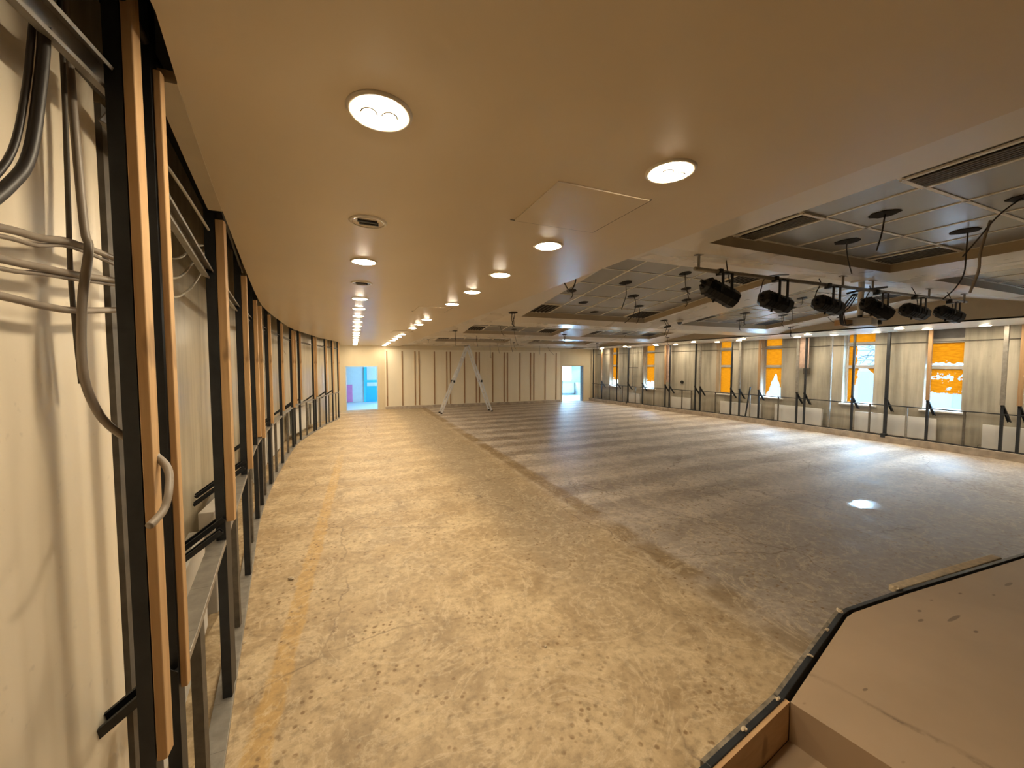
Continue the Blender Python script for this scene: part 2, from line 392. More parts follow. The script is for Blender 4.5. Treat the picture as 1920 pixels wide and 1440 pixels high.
def glass_mat():
    t = NT('clear_glass'); tp = t.node('ShaderNodeBsdfTransparent'); g = t.node('ShaderNodeBsdfGlossy'); g.inputs['Roughness'].default_value = .02
    m = t.node('ShaderNodeMixShader'); m.inputs[0].default_value = .05
    t.link(tp.outputs[0], m.inputs[1]); t.link(g.outputs[0], m.inputs[2]); t.link(m.outputs[0], t.out.inputs[0]); return t.m
M['glass'] = glass_mat()

# ================================================================ SETTING
def ys(a, b, step=.5, extra=()):
    n = max(1, int(round((b-a)/step))); s = {round(a+(b-a)*i/n, 4) for i in range(n+1)} | {e for e in extra if a < e < b}
    return sorted(s)
WL = lambda y: FR(y)-.42        # left back wall face
WR = lambda y: CR(y)+.40        # right back wall face
# floor and slab
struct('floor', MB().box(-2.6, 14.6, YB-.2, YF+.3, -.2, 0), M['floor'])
struct('ceiling_slab', MB().box(-2.6, 14.6, YB-.2, YF+.3, ZT, ZT+.2), M['void'])
# left wall (curved) with the smooth pier close by
mb = MB(); L = ys(YB, YF, .35)
for a, b in zip(L, L[1:]):
    mb.prism([(WL(a), a), (WL(a)-.2, a), (WL(b)-.2, b), (WL(b), b)], 0, ZT)
struct('wall_left', mb, M['wall_left'])
mb = MB(); mb.prism([(-.66, YB), (-1.05, YB), (-1.05, 1.60), (-.74, 1.60), (-.705, 1.585), (-.70, 1.55)], 0, 2.93)
pier = struct('wall_left_pier', mb, M['pier'])
# near wall, out of view, coloured dark to cut bounced light
struct('wall_near', MB().box(-2.6, 14.6, YB-.2, YB, 0, ZT), simple('dark_unseen_wall', (.10, .08, .06), .8))
# far wall with two openings
mb = MB()
for x0, x1, z0, z1 in ((-2.6, -.31, 0, ZT), (-.31, 1.04, 2.0, ZT), (1.04, 10.78, 0, ZT), (10.78, 12.16, 2.0, ZT), (12.16, 15.6, 0, ZT)):
    mb.box(x0, x1, YF, YF+.22, z0, z1)
struct('wall_far', mb, M['far'])
struct('trim_1', MB().box(1.36, 10.64, YF-.02, YF, .10, 2.80), M['far_board'])
struct('baseboard_far', MB().box(1.36, 10.66, YF-.05, YF-.02, 0, .12), M['curb'])
BX = [1.45, 2.14, 2.73, 2.92, 3.65, 4.26, 4.44, 5.16, 5.77, 5.94, 6.66, 7.30, 7.48, 8.20, 8.82, 9.02, 9.70, 10.38]
ORD = ['nearest', 'second', 'third', 'fourth', 'fifth', 'sixth', 'seventh', 'eighth', 'ninth', 'tenth', 'eleventh', 'twelfth', 'thirteenth',
       'fourteenth', 'fifteenth', 'sixteenth', 'seventeenth', 'eighteenth', 'nineteenth', 'twentieth', 'twenty-first', 'twenty-second', 'twenty-third', 'twenty-fourth', 'twenty-fifth']
ORD1 = ['first']+ORD[1:]
for i, x in enumerate(BX):
    o = MB().box(x-.028, x+.028, YF-.045, YF-.021, .14, 2.72).build('wall_batten', M['batten_dark'], bevel=.003)
    tag(o, 'brown wooden batten fixed upright on the far wall, %s from its left end' % ORD1[i], 'batten', 'upright battens on the far wall')
# right wall with window openings
WIN = [(16.75, 17.45), (14.25, 14.97), (10.50, 11.14), (8.68, 9.38), (6.13, 6.88), (4.40, 5.08), (2.05, 2.75), (-.2, .5)]
ZW0, ZW1 = .93, 3.06
mb = MB(); knots = sorted({y for w_ in WIN for y in w_} | set(ys(YB, YF, .6)))
for a, b in zip(knots, knots[1:]):
    m_ = (a+b)/2; hole = any(w0 < m_ < w1 for w0, w1 in WIN)
    q = [(WR(a), a), (WR(a)+.34, a), (WR(b)+.34, b), (WR(b), b)]
    if hole: mb.prism(q, 0, ZW0); mb.prism(q, ZW1, ZT)
    else: mb.prism(q, 0, ZT)
struct('wall_right', mb, M['wall_right'])
# curb under the right framing
mb = MB(); K = ys(YB, YF-.02, .4)
for a, b in zip(K, K[1:]): mb.prism([(CR(a), a), (CR(a)+.36, a), (CR(b)+.36, b), (CR(b), b)], 0, .17)
struct('trim_2', mb, M['curb'])

# windows: frame, transoms, panes
WKIND = [('none', 'none', 'mid'), ('none', 'none', 'mid'), ('none', 'none', 'none'), ('none', 'none', 'tree'), ('none', 'near', 'most'),
         ('board', 'low', 'patchy'), ('none', 'low', 'mid'), ('none', 'low', 'most')]
for i, ((y0, y1), kinds) in enumerate(zip(WIN, WKIND)):
    ym = (y0+y1)/2; x = WR(ym)+.20
    root = thing('window_%d' % (i+1), None, None, (x, ym, ZW0)); root['kind'] = 'structure'
    f = MB(); t_ = .045
    zt = [ZW0+.03, 1.98, 2.06, 2.66, 2.76, ZW1]
    f.box(x-.03, x+.04, y0, y0+t_, ZW0, ZW1); f.box(x-.03, x+.04, y1-t_, y1, ZW0, ZW1)
    f.box(x-.03, x+.04, y0, y1, ZW0, ZW0+.05); f.box(x-.03, x+.04, y0, y1, ZW1-.04, ZW1)
    f.box(x-.03, x+.04, y0+t_, y1-t_, 1.98, 2.07); f.box(x-.03, x+.04, y0+t_, y1-t_, 2.64, 2.75)
    wf = part('window_frame', f, M['frame_pvc'], root)
    for k, (za, zb) in enumerate(((2.75, ZW1-.04), (2.07, 2.64), (ZW0+.05, 1.98))):
        g = MB().add([(x, y0+t_, za), (x, y1-t_, za), (x, y1-t_, zb), (x, y0+t_, zb)], [(0, 1, 2, 3)])
        if kinds[k] == 'board': part('grey_panel', MB().box(x-.01, x+.01, y0+t_, y1-t_, za, zb), M['grey_board'], root)
        else:
            part('pane', g, FILM[kinds[k]], root)
    s = MB().box(WR(ym)-.05, x-.03, y0-.10, y1+.06, ZW0-.035, ZW0+.005); part('window_sill', s, M['white'], root, bevel=.004)
    h = MB().box(x-.05, x-.03, y0+.012, y0+.032, 1.42, 1.55); part('window_handle', h, M['white'], wf)

def portal(loc, out, wy, wz):
    '''sampling portal in a real opening: it gives no light itself, it only steers rays to the sky'''
    L_ = bpy.data.lights.new('daylight_portal', 'AREA'); L_.shape = 'RECTANGLE'; L_.size = wz; L_.size_y = wy; L_.cycles.is_portal = True
    o = bpy.data.objects.new('daylight_portal', L_); C.objects.link(o); o.location = loc
    o.rotation_euler = (0, math.radians(90), 0); return o
for y0, y1 in WIN: portal((WR((y0+y1)/2)+.30, (y0+y1)/2, (ZW0+ZW1)/2), (1, 0, 0), y1-y0-.05, ZW1-ZW0-.05)
# ---------------------------------------------------------------- ceiling
def H(y):
    prof = [(-4, 3.24), (2.95, 3.24), (3.75, 3.44), (4.0, 3.43), (7.07, 3.05), (7.35, 2.965), (8.10, 2.965), (8.40, 3.43),
            (11.50, 3.05), (11.78, 2.965), (12.52, 2.965), (12.80, 3.43), (15.88, 3.05), (16.15, 2.965), (16.90, 2.965), (17.2, 3.28), (18.6, 3.0), (18.75, 2.99)]
    for (a, za), (b, zb) in zip(prof, prof[1:]):
        if a <= y <= b: return za+(zb-za)*(y-a)/(b-a)
    return prof[-1][1]
PK = [-3.0, 2.95, 3.75, 4.0, 7.07, 7.35, 8.10, 8.40, 11.50, 11.78, 12.52, 12.80, 15.88, 16.15, 16.90, 17.2, 18.6, 18.75]
XF0, XF1 = 2.07, 11.30
COFX = [(3.12, 6.22), (7.30, 10.40)]
COFY = [(-.41, 2.69), (4.00, 7.07), (8.42, 11.50), (12.82, 15.88)]
xk = sorted({XF0, XF1} | {v for c in COFX for v in c}); yk = sorted(set(PK) | {v for c in COFY for v in c})
mb = MB()
for x0, x1 in zip(xk, xk[1:]):
    for y0, y1 in zip(yk, yk[1:]):
        mx, my = (x0+x1)/2, (y0+y1)/2
        if any(a < mx < b for a, b in COFX) and any(a < my < b for a, b in COFY): continue
        mb.add([(x0, y0, H(y0)), (x1, y0, H(y0)), (x1, y1, H(y1)), (x0, y1, H(y1))], [(0, 1, 2, 3)])
ceil_main = struct('ceiling', mb, M['ceiling_main'])
# flat soffit on the left (follows the curved stud wall) and on the right
mb = MB(); L = ys(YB, YF, .3)
for a, b in zip(L, L[1:]):
    mb.prism([(CE(a), a), (XF0, a), (XF0, b), (CE(b), b)], ZS, ZS+.03)
so = mb.build('left_soffit', M['ceiling'], ceil_main)
mb = MB()
for a, b in zip(L, L[1:]):
    mb.prism([(XF1, a), (CR(a)+.12, a), (CR(b)+.12, b), (XF1, b)], ZS, ZS+.03)
so2 = mb.build('right_soffit', M['ceiling_main'], ceil_main)
mb = MB()
for X in (XF0, XF1):
    for y0, y1 in zip(PK, PK[1:]):
        mb.add([(X, y0, ZS), (X, y1, ZS), (X, y1, H(y1)+.01), (X, y0, H(y0)+.01)], [(0, 1, 2, 3)])
mb.build('fascia', M['fascia'], ceil_main)
# coffers: side walls, tile field, grid, corner vents
RC = .11; TS = .62
cof_names = [[None]*2 for _ in range(4)]
ROWN = ['%s coffer nearest the stage', 'second %s coffer from the stage', 'third %s coffer from the stage', 'farthest %s coffer from the stage']
COLN = ['left', 'right']
def louvre_vent(x0, x1, y0, y1, rowi, coli, where):
    zf = lambda y: H(y)+RC-.004
    root = thing('air_vent', 'slatted air vent, %s corner of the %s' % (where, ROWN[rowi] % COLN[coli]), 'vent',
                 ((x0+x1)/2, (y0+y1)/2, zf((y0+y1)/2)), 'air vents in the coffer corners')
    b = MB().add([(x0, y0, zf(y0)), (x1, y0, zf(y0)), (x1, y1, zf(y1)), (x0, y1, zf(y1))], [(0, 1, 2, 3)]); part('backing', b, M['void'], root)
    s = MB(); n = 6
    for k in range(n):
        xx = x0+.04+(x1-x0-.08)*(k+.5)/n
        s.bar((xx, y0+.02, zf(y0)-.012), (xx, y1-.02, zf(y1)-.012), .022, .006)
    part('slats', s, M['steel_brown'], root)
    f = MB()
    for a, b_ in (((x0, y0), (x1, y0)), ((x1, y0), (x1, y1)), ((x1, y1), (x0, y1)), ((x0, y1), (x0, y0))):
        f.bar((a[0], a[1], zf(a[1])-.006), (b_[0], b_[1], zf(b_[1])-.006), .03, .012)
    part('vent_frame', f, M['tile_grid'], root)
for ri, (y0, y1) in enumerate(COFY):
    for ci, (x0, x1) in enumerate(COFX):
        w_ = MB()
        for a, b in (((x0, y0), (x1, y0)), ((x1, y0), (x1, y1)), ((x1, y1), (x0, y1)), ((x0, y1), (x0, y0))):
            w_.add([(a[0], a[1], H(a[1])), (b[0], b[1], H(b[1])), (b[0], b[1], H(b[1])+RC+.01), (a[0], a[1], H(a[1])+RC+.01)], [(0, 1, 2, 3)])
        w_.build('coffer_side', M['fascia'], ceil_main)
        MB().add([(x0, y0, H(y0)+RC), (x1, y0, H(y0)+RC), (x1, y1, H(y1)+RC), (x0, y1, H(y1)+RC)], [(0, 1, 2, 3)]).build('tile_field', M['tiles'], ceil_main)
        g = MB()
        for k in range(0, 6):
            xx = min(max(x0+k*TS, x0+.015), x1-.015); g.bar((xx, y0, H(y0)+RC-.003), (xx, y1, H(y1)+RC-.003), .026, .006)
            yy = min(max(y1-k*(y1-y0)/5, y0+.015), y1-.015); g.bar((x0, yy, H(yy)+RC-.003), (x1, yy, H(yy)+RC-.003), .026, .006)
        g.build('tile_grid', M['tile_grid'], ceil_main)
        dy = (y1-y0)/5
        if ri == 0:      # long slot vents close to the stage
            louvre_vent(x0+.33, x0+.62, y1-.62*1-.0, y1, ri, ci, 'far left'); louvre_vent(x0+.33, x0+.62, y1-3*.62, y1-2*.62, ri, ci, 'near left')
            louvre_vent(x1-.50, x1-.02, y1-.62, y1-.02, ri, ci, 'far right')
        else:
            louvre_vent(x0+.02, x0+TS-.02, y1-dy+.02, y1-.02, ri, ci, 'far left'); louvre_vent(x1-TS+.02, x1-.02, y1-dy+.02, y1-.02, ri, ci, 'far right')
            if ri == 1:
                louvre_vent(x1-TS+.02, x1-.02, y0+.02, y0+dy-.02, ri, ci, 'near right')
# dark slot near the far wall
struct('trim_3', MB().box(2.9, 6.4, 18.30, 18.36, H(18.33)-.012, H(18.33)+.01), M['steel_brown'])
struct('trim_4', MB().box(7.1, 10.6, 18.30, 18.36, H(18.33)-.012, H(18.33)+.01), M['steel_brown'])
# strip of unpainted board between the first studs and the ceiling edge
mb = MB(); L = ys(1.5, 2.62, .16)
for a, b in zip(L, L[1:]): mb.prism([(CE(a)-.065, a), (CE(a), a), (CE(b), b), (CE(b)-.065, b)], ZS-.006, ZS+.03)
struct('trim_5', mb, M['fascia'])

# ---------------------------------------------------------------- rooms behind the two doorways
def side_room(x0, x1, side, win):
    y0, y1 = YF+.22, YF+4.2
    def w_(n, *b, mat='glasswhite'):
        mb = MB()
        for q in b: mb.box(*q)
        return struct(n, mb, M[mat])
    w_('floor_room_'+side, (x0, x1, y0, y1, -.2, 0)); w_('ceiling_room_'+side, (x0, x1, y0, y1, 2.9, 3.1)); w_('wall_room_%s_a' % side, (x0-.2, x0, y0, y1, -.2, 3.1))
    if win == 'back':
        wx0, wx1, wz0, wz1 = 13.1, 13.95, .95, 2.5
        w_('wall_room_%s_b' % side, (x0, wx0, y1, y1+.2, -.2, 3.1)); w_('wall_room_%s_c' % side, (wx1, x1, y1, y1+.2, -.2, 3.1))
        w_('wall_room_%s_d' % side, (wx0, wx1, y1, y1+.2, -.2, wz0)); w_('wall_room_%s_e' % side, (wx0, wx1, y1, y1+.2, wz1, 3.1))
        w_('wall_room_%s_f' % side, (x1, x1+.2, y0, y1, -.2, 1.2)); w_('wall_room_%s_g' % side, (x1, x1+.2, y0, y1, 2.1, 3.1)); w_('wall_room_%s_h' % side, (x1, x1+.2, y1-2.2, y1, 1.2, 1.9))
        portal((x1+.1, (y0+y1-2.2)/2, 1.55), (1, 0, 0), y1-2.2-y0, .7)
    else:
        w_('wall_room_%s_b' % side, (x0, x1, y1, y1+.2, -.2, 3.1))
        w_('wall_room_%s_f' % side, (x1, x1+.2, y0, y1, -.2, .9)); w_('wall_room_%s_g' % side, (x1, x1+.2, y0, y1, 1.9, 3.1)); w_('wall_room_%s_h' % side, (x1, x1+.2, y1-1.5, y1, .9, 2.1)); w_('wall_room_%s_i' % side, (x1, x1+.2, y0, y0+1.2, .9, 2.1))
        portal((x1+.1, y0+1.2+(y1-y0-2.7)/2, 1.5), (1, 0, 0), y1-y0-2.7, 1.2)
side_room(-2.4, 3.6, 'left', 'side')
side_room(9.6, 15.2, 'right', 'back')
# jambs
j = MB().box(-.33, -.29, YF-.01, YF+.24, 0, 2.0).box(1.01, 1.05, YF-.01, YF+.24, 0, 2.0).box(-.33, 1.05, YF-.01, YF+.24, 1.98, 2.02)
struct('trim_6', j, M['glasswhite'])
j = MB().box(10.76, 10.80, YF-.01, YF+.24, 0, 2.0).box(12.12, 12.17, YF-.01, YF+.24, 0, 2.0).box(10.76, 12.17, YF-.01, YF+.24, 1.98, 2.02)
struct('trim_7', j, M['steel_grey'])
# blue door standing in the left room's back wall
yb = YF+4.2
d = thing('door_1', None, None, (1.0, yb-.05, 0)); d['kind'] = 'structure'
part('door_leaf', MB().box(.62, 1.5, yb-.05, yb-.01, 0, 2.25), M['door_blue'], d)
fr = MB().box(.54, .62, yb-.07, yb, 0, 2.33).box(1.5, 1.58, yb-.07, yb, 0, 2.33).box(.54, 1.58, yb-.07, yb, 2.25, 2.33).box(.62, 1.5, yb-.07, yb-.04, 1.12, 1.2)
part('door_frame', fr, M['door_trim'], d)
part('upper_panel', MB().box(.70, 1.44, yb-.065, yb-.045, 1.22, 2.2), M['glasswhite'], d)
part('middle_panel', MB().box(.70, 1.44, yb-.065, yb-.045, .88, 1.08), M['glasswhite'], d)
o = MB().box(-.52, -.06, yb-.12, yb-.02, .02, .98).build('pink_board', M['pink'], bevel=.006)
tag(o, 'pink upright board leaning in the bluish room behind the left doorway', 'board')
# right room: window and cabinets
f = MB().box(13.1, 13.16, yb-.02, yb+.08, .95, 2.5).box(13.89, 13.95, yb-.02, yb+.08, .95, 2.5).box(13.1, 13.95, yb-.02, yb+.08, .95, 1.01).box(13.1, 13.95, yb-.02, yb+.08, 2.44, 2.5)
wr = thing('window_9', None, None, (13.5, yb, .95)); wr['kind'] = 'structure'; part('window_frame', f, M['white'], wr)
part('pane', MB().add([(13.16, yb+.03, 1.01), (13.89, yb+.03, 1.01), (13.89, yb+.03, 2.44), (13.16, yb+.03, 2.44)], [(0, 1, 2, 3)]), M['glass'], wr)
o = thing('radiator', 'white radiator under the window of the room behind the right doorway', 'radiator', (13.5, yb-.1, .1))
part('panel', MB().box(13.05, 14.1, yb-.14, yb-.06, .12, .80), M['radiator'], o, bevel=.01)
part('bracket', MB().box(13.2, 13.25, yb-.06, yb, .2, .7), M['white'], o); part('bracket', MB().box(13.9, 13.95, yb-.06, yb, .2, .7), M['white'], o)
o = thing('low_cabinet', 'white low cabinet beside the radiator in the room behind the right doorway', 'cabinet', (14.6, yb-.3, 0))
part('body', MB().box(14.16, 15.1, yb-.5, yb-.02, .0, .85), M['white'], o, bevel=.006)
part('door', MB().box(14.20, 14.62, yb-.52, yb-.5, .08, .80), M['white'], o, bevel=.004); part('door', MB().box(14.66, 15.06, yb-.52, yb-.5, .08, .80), M['white'], o, bevel=.004)

# ---------------------------------------------------------------- outside
struct('ground_outside', MB().box(14.7, 40, -25, 45, -3.2, -3.0), simple('lightened_asphalt', (.40, .40, .40), .9))  # ground hidden from view, lightened to bounce daylight onto the ceiling
nb = thing('neighbouring_building', 'pale building with a blue glazed strip seen through the peeled windows', 'building', (24, 5, -3))
part('wall', MB().box(24, 32, -14, 30, -3, 5.0), simple('grey_rendered_facade', (.0165, .0150, .0145), .8, 0, .1, 2), nb)
part('glazed_strip', MB().box(23.95, 24.0, 7.2, 8.0, -3, 1.5), simple('blue_glazed_facade', (.0012, .0050, .0105), .6, 0, .5, 5), nb); part('glazed_strip', MB().box(23.95, 24.0, 10.7, 11.35, -3, 1.7), bpy.data.materials['blue_glazed_facade'], nb)

tree = thing('bare_tree', 'dark leafless twigs seen through the peeled top of the second nearest window', 'tree', (18, 7.3, -3))
tm = simple('dark_bark', (.010, .009, .010), .9)
part('trunk', MB().tube([(18, 7.3, -3), (18.02, 7.28, 0), (18, 7.35, 2.2), (18.05, 7.4, 4.2)], .10, 8), tm, tree)
tw = MB()
for k in range(16):
    z0 = 1.9+k*.12; a = 1.15+.5*math.sin(k*1.7); y0 = 7.35
    P_ = [(18, y0, z0), (18+.1*math.sin(k), y0+a*.5, z0+.25+.1*math.cos(k*2)), (18+.2*math.sin(k), y0+a, z0+.35+.15*math.sin(k*3)), (18, y0+a*1.25, z0+.2*math.sin(k*5)+.3)]
    tw.tube(P_, .022, 5)
    tw.tube([P_[1], (18.1, P_[1][1]+.3, P_[1][2]-.25), (18.1, P_[1][1]+.5, P_[1][2]-.2)], .012, 4).tube([P_[2], (18.1, P_[2][1]+.15, P_[2][2]-.3)], .012, 4)
part('twigs', tw, tm, tree)

# ================================================================ THINGS
def dup(root, loc, label=None, rot=None):
    r = root.copy(); C.objects.link(r); r.location = loc
    if rot is not None: r.rotation_euler = rot
    if label: r['label'] = label
    for ch in list(root.children):
        c = ch.copy(); C.objects.link(c); c.parent = r
        for g in ch.children:
            d_ = g.copy(); C.objects.link(d_); d_.parent = c
    return r

# ---------------------------------------------------------------- recessed lamps
def make_downlight(lit, label, group, loc, tubes=False):
    r = thing('ceiling_light', label, 'ceiling light', loc, group)
    x, y, z = loc
    part('rim', MB().lathe((x, y, z), [(.088, .0), (.090, -.008), (.102, -.008), (.108, -.002), (.108, .0)], 36), M['rim'], r, smooth=True)
    if lit:
        part('diffuser', MB().lathe((x, y, z), [(.0005, -.017), (.04, -.0155), (.07, -.011), (.087, -.004)], 36), M['lamp'], r, smooth=True)
        if tubes:
            t = MB()
            for dx in (-.035, .03):
                t.tube([(x+dx+.026*math.cos(a), y-.01+.034*math.sin(a), z-.020) for a in [math.pi*(1.05+k*.15) for k in range(7)]], .0035, 6)
            part('lamp_tube', t, M['reflector'], r, smooth=True)
    else:
        part('reflector', MB().lathe((x, y, z), [(.0005, -.003), (.03, -.0035), (.05, -.005), (.07, -.004), (.088, -.006)], 36), M['reflector'], r, smooth=True)
        part('lamp_tube', MB().tube([(x-.06, y-.02, z-.009), (x+.05, y-.015, z-.009)], .006, 8).tube([(x-.05, y+.02, z-.009), (x+.06, y+.02, z-.009)], .006, 8), M['lens'], r, smooth=True)
    return r
row1 = [(1.41, 1), (2.49, 0), (3.45, 1), (4.37, 0)]+[(5.40+.965*k, 1) for k in range(14)]
row2 = [1.34, 2.49, 3.46, 4.39, 5.38, 7.40, 8.35, 9.30, 11.30, 12.30, 13.30, 14.25, 16.0, 17.0, 18.2]
litA = unl = None; n_l = n_u = 0
for y, on in row1:
    loc = (.10, y, ZS)
    if on:
        n_l += 1; lab = 'lit round light in the row nearest the left studs, %s from the stage' % ORD1[n_l-1]
        if litA is None: litA = make_downlight(True, lab, 'lit round ceiling lights', loc, True)
        elif n_l == 2: plain = make_downlight(True, lab, 'lit round ceiling lights', loc)
        else: dup(plain, loc, lab)
    else:
        n_u += 1
        make_downlight(False, 'unlit dark round ceiling light in the left row, %s' % ('the one nearest the stage' if n_u == 1 else 'the farther of the two'), 'unlit round ceiling lights', loc)
for k, y in enumerate(row2):
    lab = 'lit round light in the second row from the left studs, %s from the stage' % ORD1[k]
    if k == 0: make_downlight(True, lab, 'lit round ceiling lights', (1.31, y, ZS), True)
    else: dup(plain, (1.31, y, ZS), lab)
for k, y in enumerate([.99, 2.97, 4.95, 6.93, 8.91, 10.90, 12.92, 14.9, 16.7]):
    dup(plain, (11.97, y, ZS), 'lit round light in the right soffit, inner row, %s from the stage' % ORD1[k])['group'] = 'lit lights in the right soffit'
for k, y in enumerate([1.9, 2.9, 3.86, 4.78, 5.75, 6.72, 7.71, 9.67, 10.56, 12.6, 13.45, 15.3, 17.6]):
    dup(plain, (12.55 if y > 13 else 12.80, y, ZS), 'lit round light in the soffit row beside the windows, %s from the stage' % ORD1[k])['group'] = 'lit lights in the right soffit'

# ---------------------------------------------------------------- access hatches in the left soffit
def hatch(x0, x1, y0, y1, label):
    r = thing('access_hatch', label, 'hatch', ((x0+x1)/2, (y0+y1)/2, ZS), 'access hatches in the left soffit')
    part('panel', MB().box(x0+.006, x1-.006, y0+.006, y1-.006, ZS-.007, ZS-.001), M['ceiling'], r)
    e = MB()
    e.box(x0-.02, x1, y1-.004, y1+.004, ZS-.004, ZS); e.box(x1-.004, x1+.004, y0, y1, ZS-.004, ZS)
    part('gap', e, M['steel_brown'], r)
hatch(.89, 1.44, 1.60, 2.13, 'square ceiling hatch between the two nearest lit lights and the fold')
hatch(.90, 1.40, 5.76, 6.32, 'second square ceiling hatch, in the gap of the second row of lights')
hatch(.95, 1.43, 10.15, 10.71, 'farthest square ceiling hatch, just before the distant row of lights')

# ---------------------------------------------------------------- left stud wall
LT = [1.33, 1.475, 2.81, 4.41, 6.0, 6.55, 7.66, 9.21, 10.92, 11.25, 11.92, 13.27, 13.50, 14.77, 15.50, 16.33]
LXO = {0: -.526, 1: -.5205}
LBAT = {0: (1.00, 3.2), 1: (1.09, 2.95), 2: (1.14, 2.95)}
DOUBLE = {2, 6, 8}
for i, y in enumerate(LT):
    x = LXO.get(i, FR(y))
    dress = 'with bright pine batten' if i < 3 else 'with brown wooden batten'
    r = thing('wall_stud', 'dark steel stud %s in the left wall, %s from the camera' % (dress, ORD1[i]), 'stud', (x, y, 0), 'studs of the left wall')
    wd = .042 if i < 2 else .05
    part('steel_channel', MB().chan((x, y, .03), (x, y, 3.45), wd, .05 if i > 1 else .034, .003, (-1, 0, 0)), M['steel_dark'], r)
    z0, z1 = LBAT.get(i, (1.08+.06*math.sin(i*2.1), 2.94))
    bt = MB(); bd = (.0255, .0205)[i] if i < 2 else .045
    if i == 0: bt.prism([(x+.003, y-.024), (x+bd, y-.022), (x+bd, y+.020), (x+.003, y+.020)], z0, z1)
    elif i == 1: bt.box(x+.003, x+bd, y-.017, y+.011, z0, z1)
    else: bt.box(x+.003, x+bd, y-.022, y+.022, z0, z1)
    part('wood_batten', bt, M['batten'], r, bevel=.0025)
    if i in (2, 4, 7):
        part('wood_batten', MB().box(x+.010, x+.04, y+.027, y+.052, z0+.05, z1), M['batten'], r, bevel=.002)
    if i in DOUBLE:
        yy = y+.11; part('steel_channel', MB().chan((FR(yy), yy, .03), (FR(yy), yy, 1.15 if i == 2 else 2.94), .05, .05, .003, (-1, 0, 0)), M['steel_dark'], r)
    # brace back to the wall
    if i not in (0, 5, 9, 12, 15):
        bx0, bx1 = x-.05, x-.40
        part('brace', MB().chan((bx0+.05, y-.015, 1.16), (bx1, y-.03, .86), .045, .03, .003, (0, -.3, 1)), M['steel_dark'], r)
        if i in (2, 3, 6): part('brace', MB().chan((bx0+.05, y-.075, 1.10), (bx1, y-.09, .80), .03, .03, .003, (0, -.3, 1)), M['steel_dark'], r)
# rail, base track
def poly_rail(name, F, a, b, z, w_, h_, m, label, cat, step=.35, group=None):
    mb = MB(); L = ys(a, b, step)
    for p, q in zip(L, L[1:]): mb.prism([(F(p), p), (F(p)-w_, p), (F(q)-w_, q), (F(q), q)], z, z+h_)
    return tag(mb.build(name, m, bevel=.002), label, cat, group)
poly_rail('rail', lambda y: FR(y)-.004, 1.52, 16.25, 1.0, .085, .03, M['steel_grey'], 'grey steel rail running along the left studs at waist height', 'rail')
poly_rail('floor_track', lambda y: FR(y)+.004, 1.0, 16.4, 0, .10, .03, M['steel_grey'], 'grey steel base track on the floor under the left studs', 'track')
LS = [2.05, 3.55, 5.2, 7.05, 8.5, 10.2, 12.6, 14.05, 15.15, 15.9]
for i, y in enumerate(LS):
    x = FR(y)-.02
    o = MB().chan((x, y, .03), (x, y, 1.0), .05, .04, .003, (-1, 0, 0)).build('short_stud', M['steel_brown'], loc=(x, y, 0))
    tag(o, 'short dusty steel stud under the left waist rail, %s from the camera' % ORD1[i], 'stud', 'short studs of the left wall')
# light channels high up between the studs
HC = [(-.60, .9, 2.82, -.585, 1.42, 2.84, .055)]
for i in range(1, len(LT)-1):
    a, b = LT[i]+.03, LT[i+1]-.03
    if b-a < .5: continue
    HC.append((FR(a)-.10, a, 2.74 if i > 1 else 2.82, FR(b)-.06, b, 2.70 if i > 2 else 2.64, .05))
for i, (x0, y0, z0, x1, y1, z1, w_) in enumerate(HC):
    o = MB().chan((x0, y0, z0), (x1, y1, z1), w_, .04, .003, (1, 0, -.5)).build('cross_channel', M['steel_grey'])
    tag(o, 'grey steel channel high between the left studs, %s from the camera' % ORD1[i], 'channel', 'cross channels of the left wall')
# second higher channel over the pier
o = MB().chan((-.72, .7, 2.95), (-.70, 1.62, 2.95), .06, .05, .003, (1, 0, 0)).build('head_channel', M['steel_brown'])
tag(o, 'brown steel channel along the top edge of the smooth pier', 'channel')
# column stub between pier and first stud
o = MB().box(-.745, -.70, 1.61, 1.66, 0, 2.9).build('corner_profile', M['steel_brown']); tag(o, 'narrow dusty profile standing behind the first stud at the pier corner', 'profile')

# radiators behind the left studs
def radiator(F, off, y0, y1, z0, z1, sgn, label, group, pipe=True):
    ym = (y0+y1)/2; xa, xb = F(y0)+off, F(y1)+off; t = .09*sgn
    r = thing('radiator', label, 'radiator', ((xa+xb)/2, ym, z0), group)
    def quad(a, b, d0, d1, za, zb): 
        ya, yb_ = y0+(y1-y0)*a, y0+(y1-y0)*b; x0_ = xa+(xb-xa)*a; x1_ = xa+(xb-xa)*b
        return [(x0_+d0, ya), (x0_+d1, ya), (x1_+d1, yb_), (x1_+d0, yb_)]
    pn = part('panel', MB().prism(quad(0, 1, 0, t*.35, 0, 0), z0, z1), M['radiator'], r, bevel=.008)
    part('back_panel', MB().prism(quad(.01, .99, t*.75, t, 0, 0), z0, z1-.01), M['radiator'], r)
    part('top_grille', MB().prism(quad(.005, .995, t*.3, t, 0, 0), z1-.012, z1), M['steel_grey'], pn)
    for a in (.12, .86): part('bracket', MB().prism(quad(a, a+.03, t*.3, t*.8, 0, 0), z0+.03, z1-.03), M['steel_brown'], r)
    if pipe:
        ya = y1+.06; x0_ = F(y1)+off+t*.5
        part('valve', MB().tube([(x0_, y1-.02, z0+.06), (x0_, ya, z0+.06), (x0_, ya+.01, z0-.05), (x0_+t*.3, ya+.01, max(.0, z0-.13))], .011, 8), M['steel_grey'], r, smooth=True)
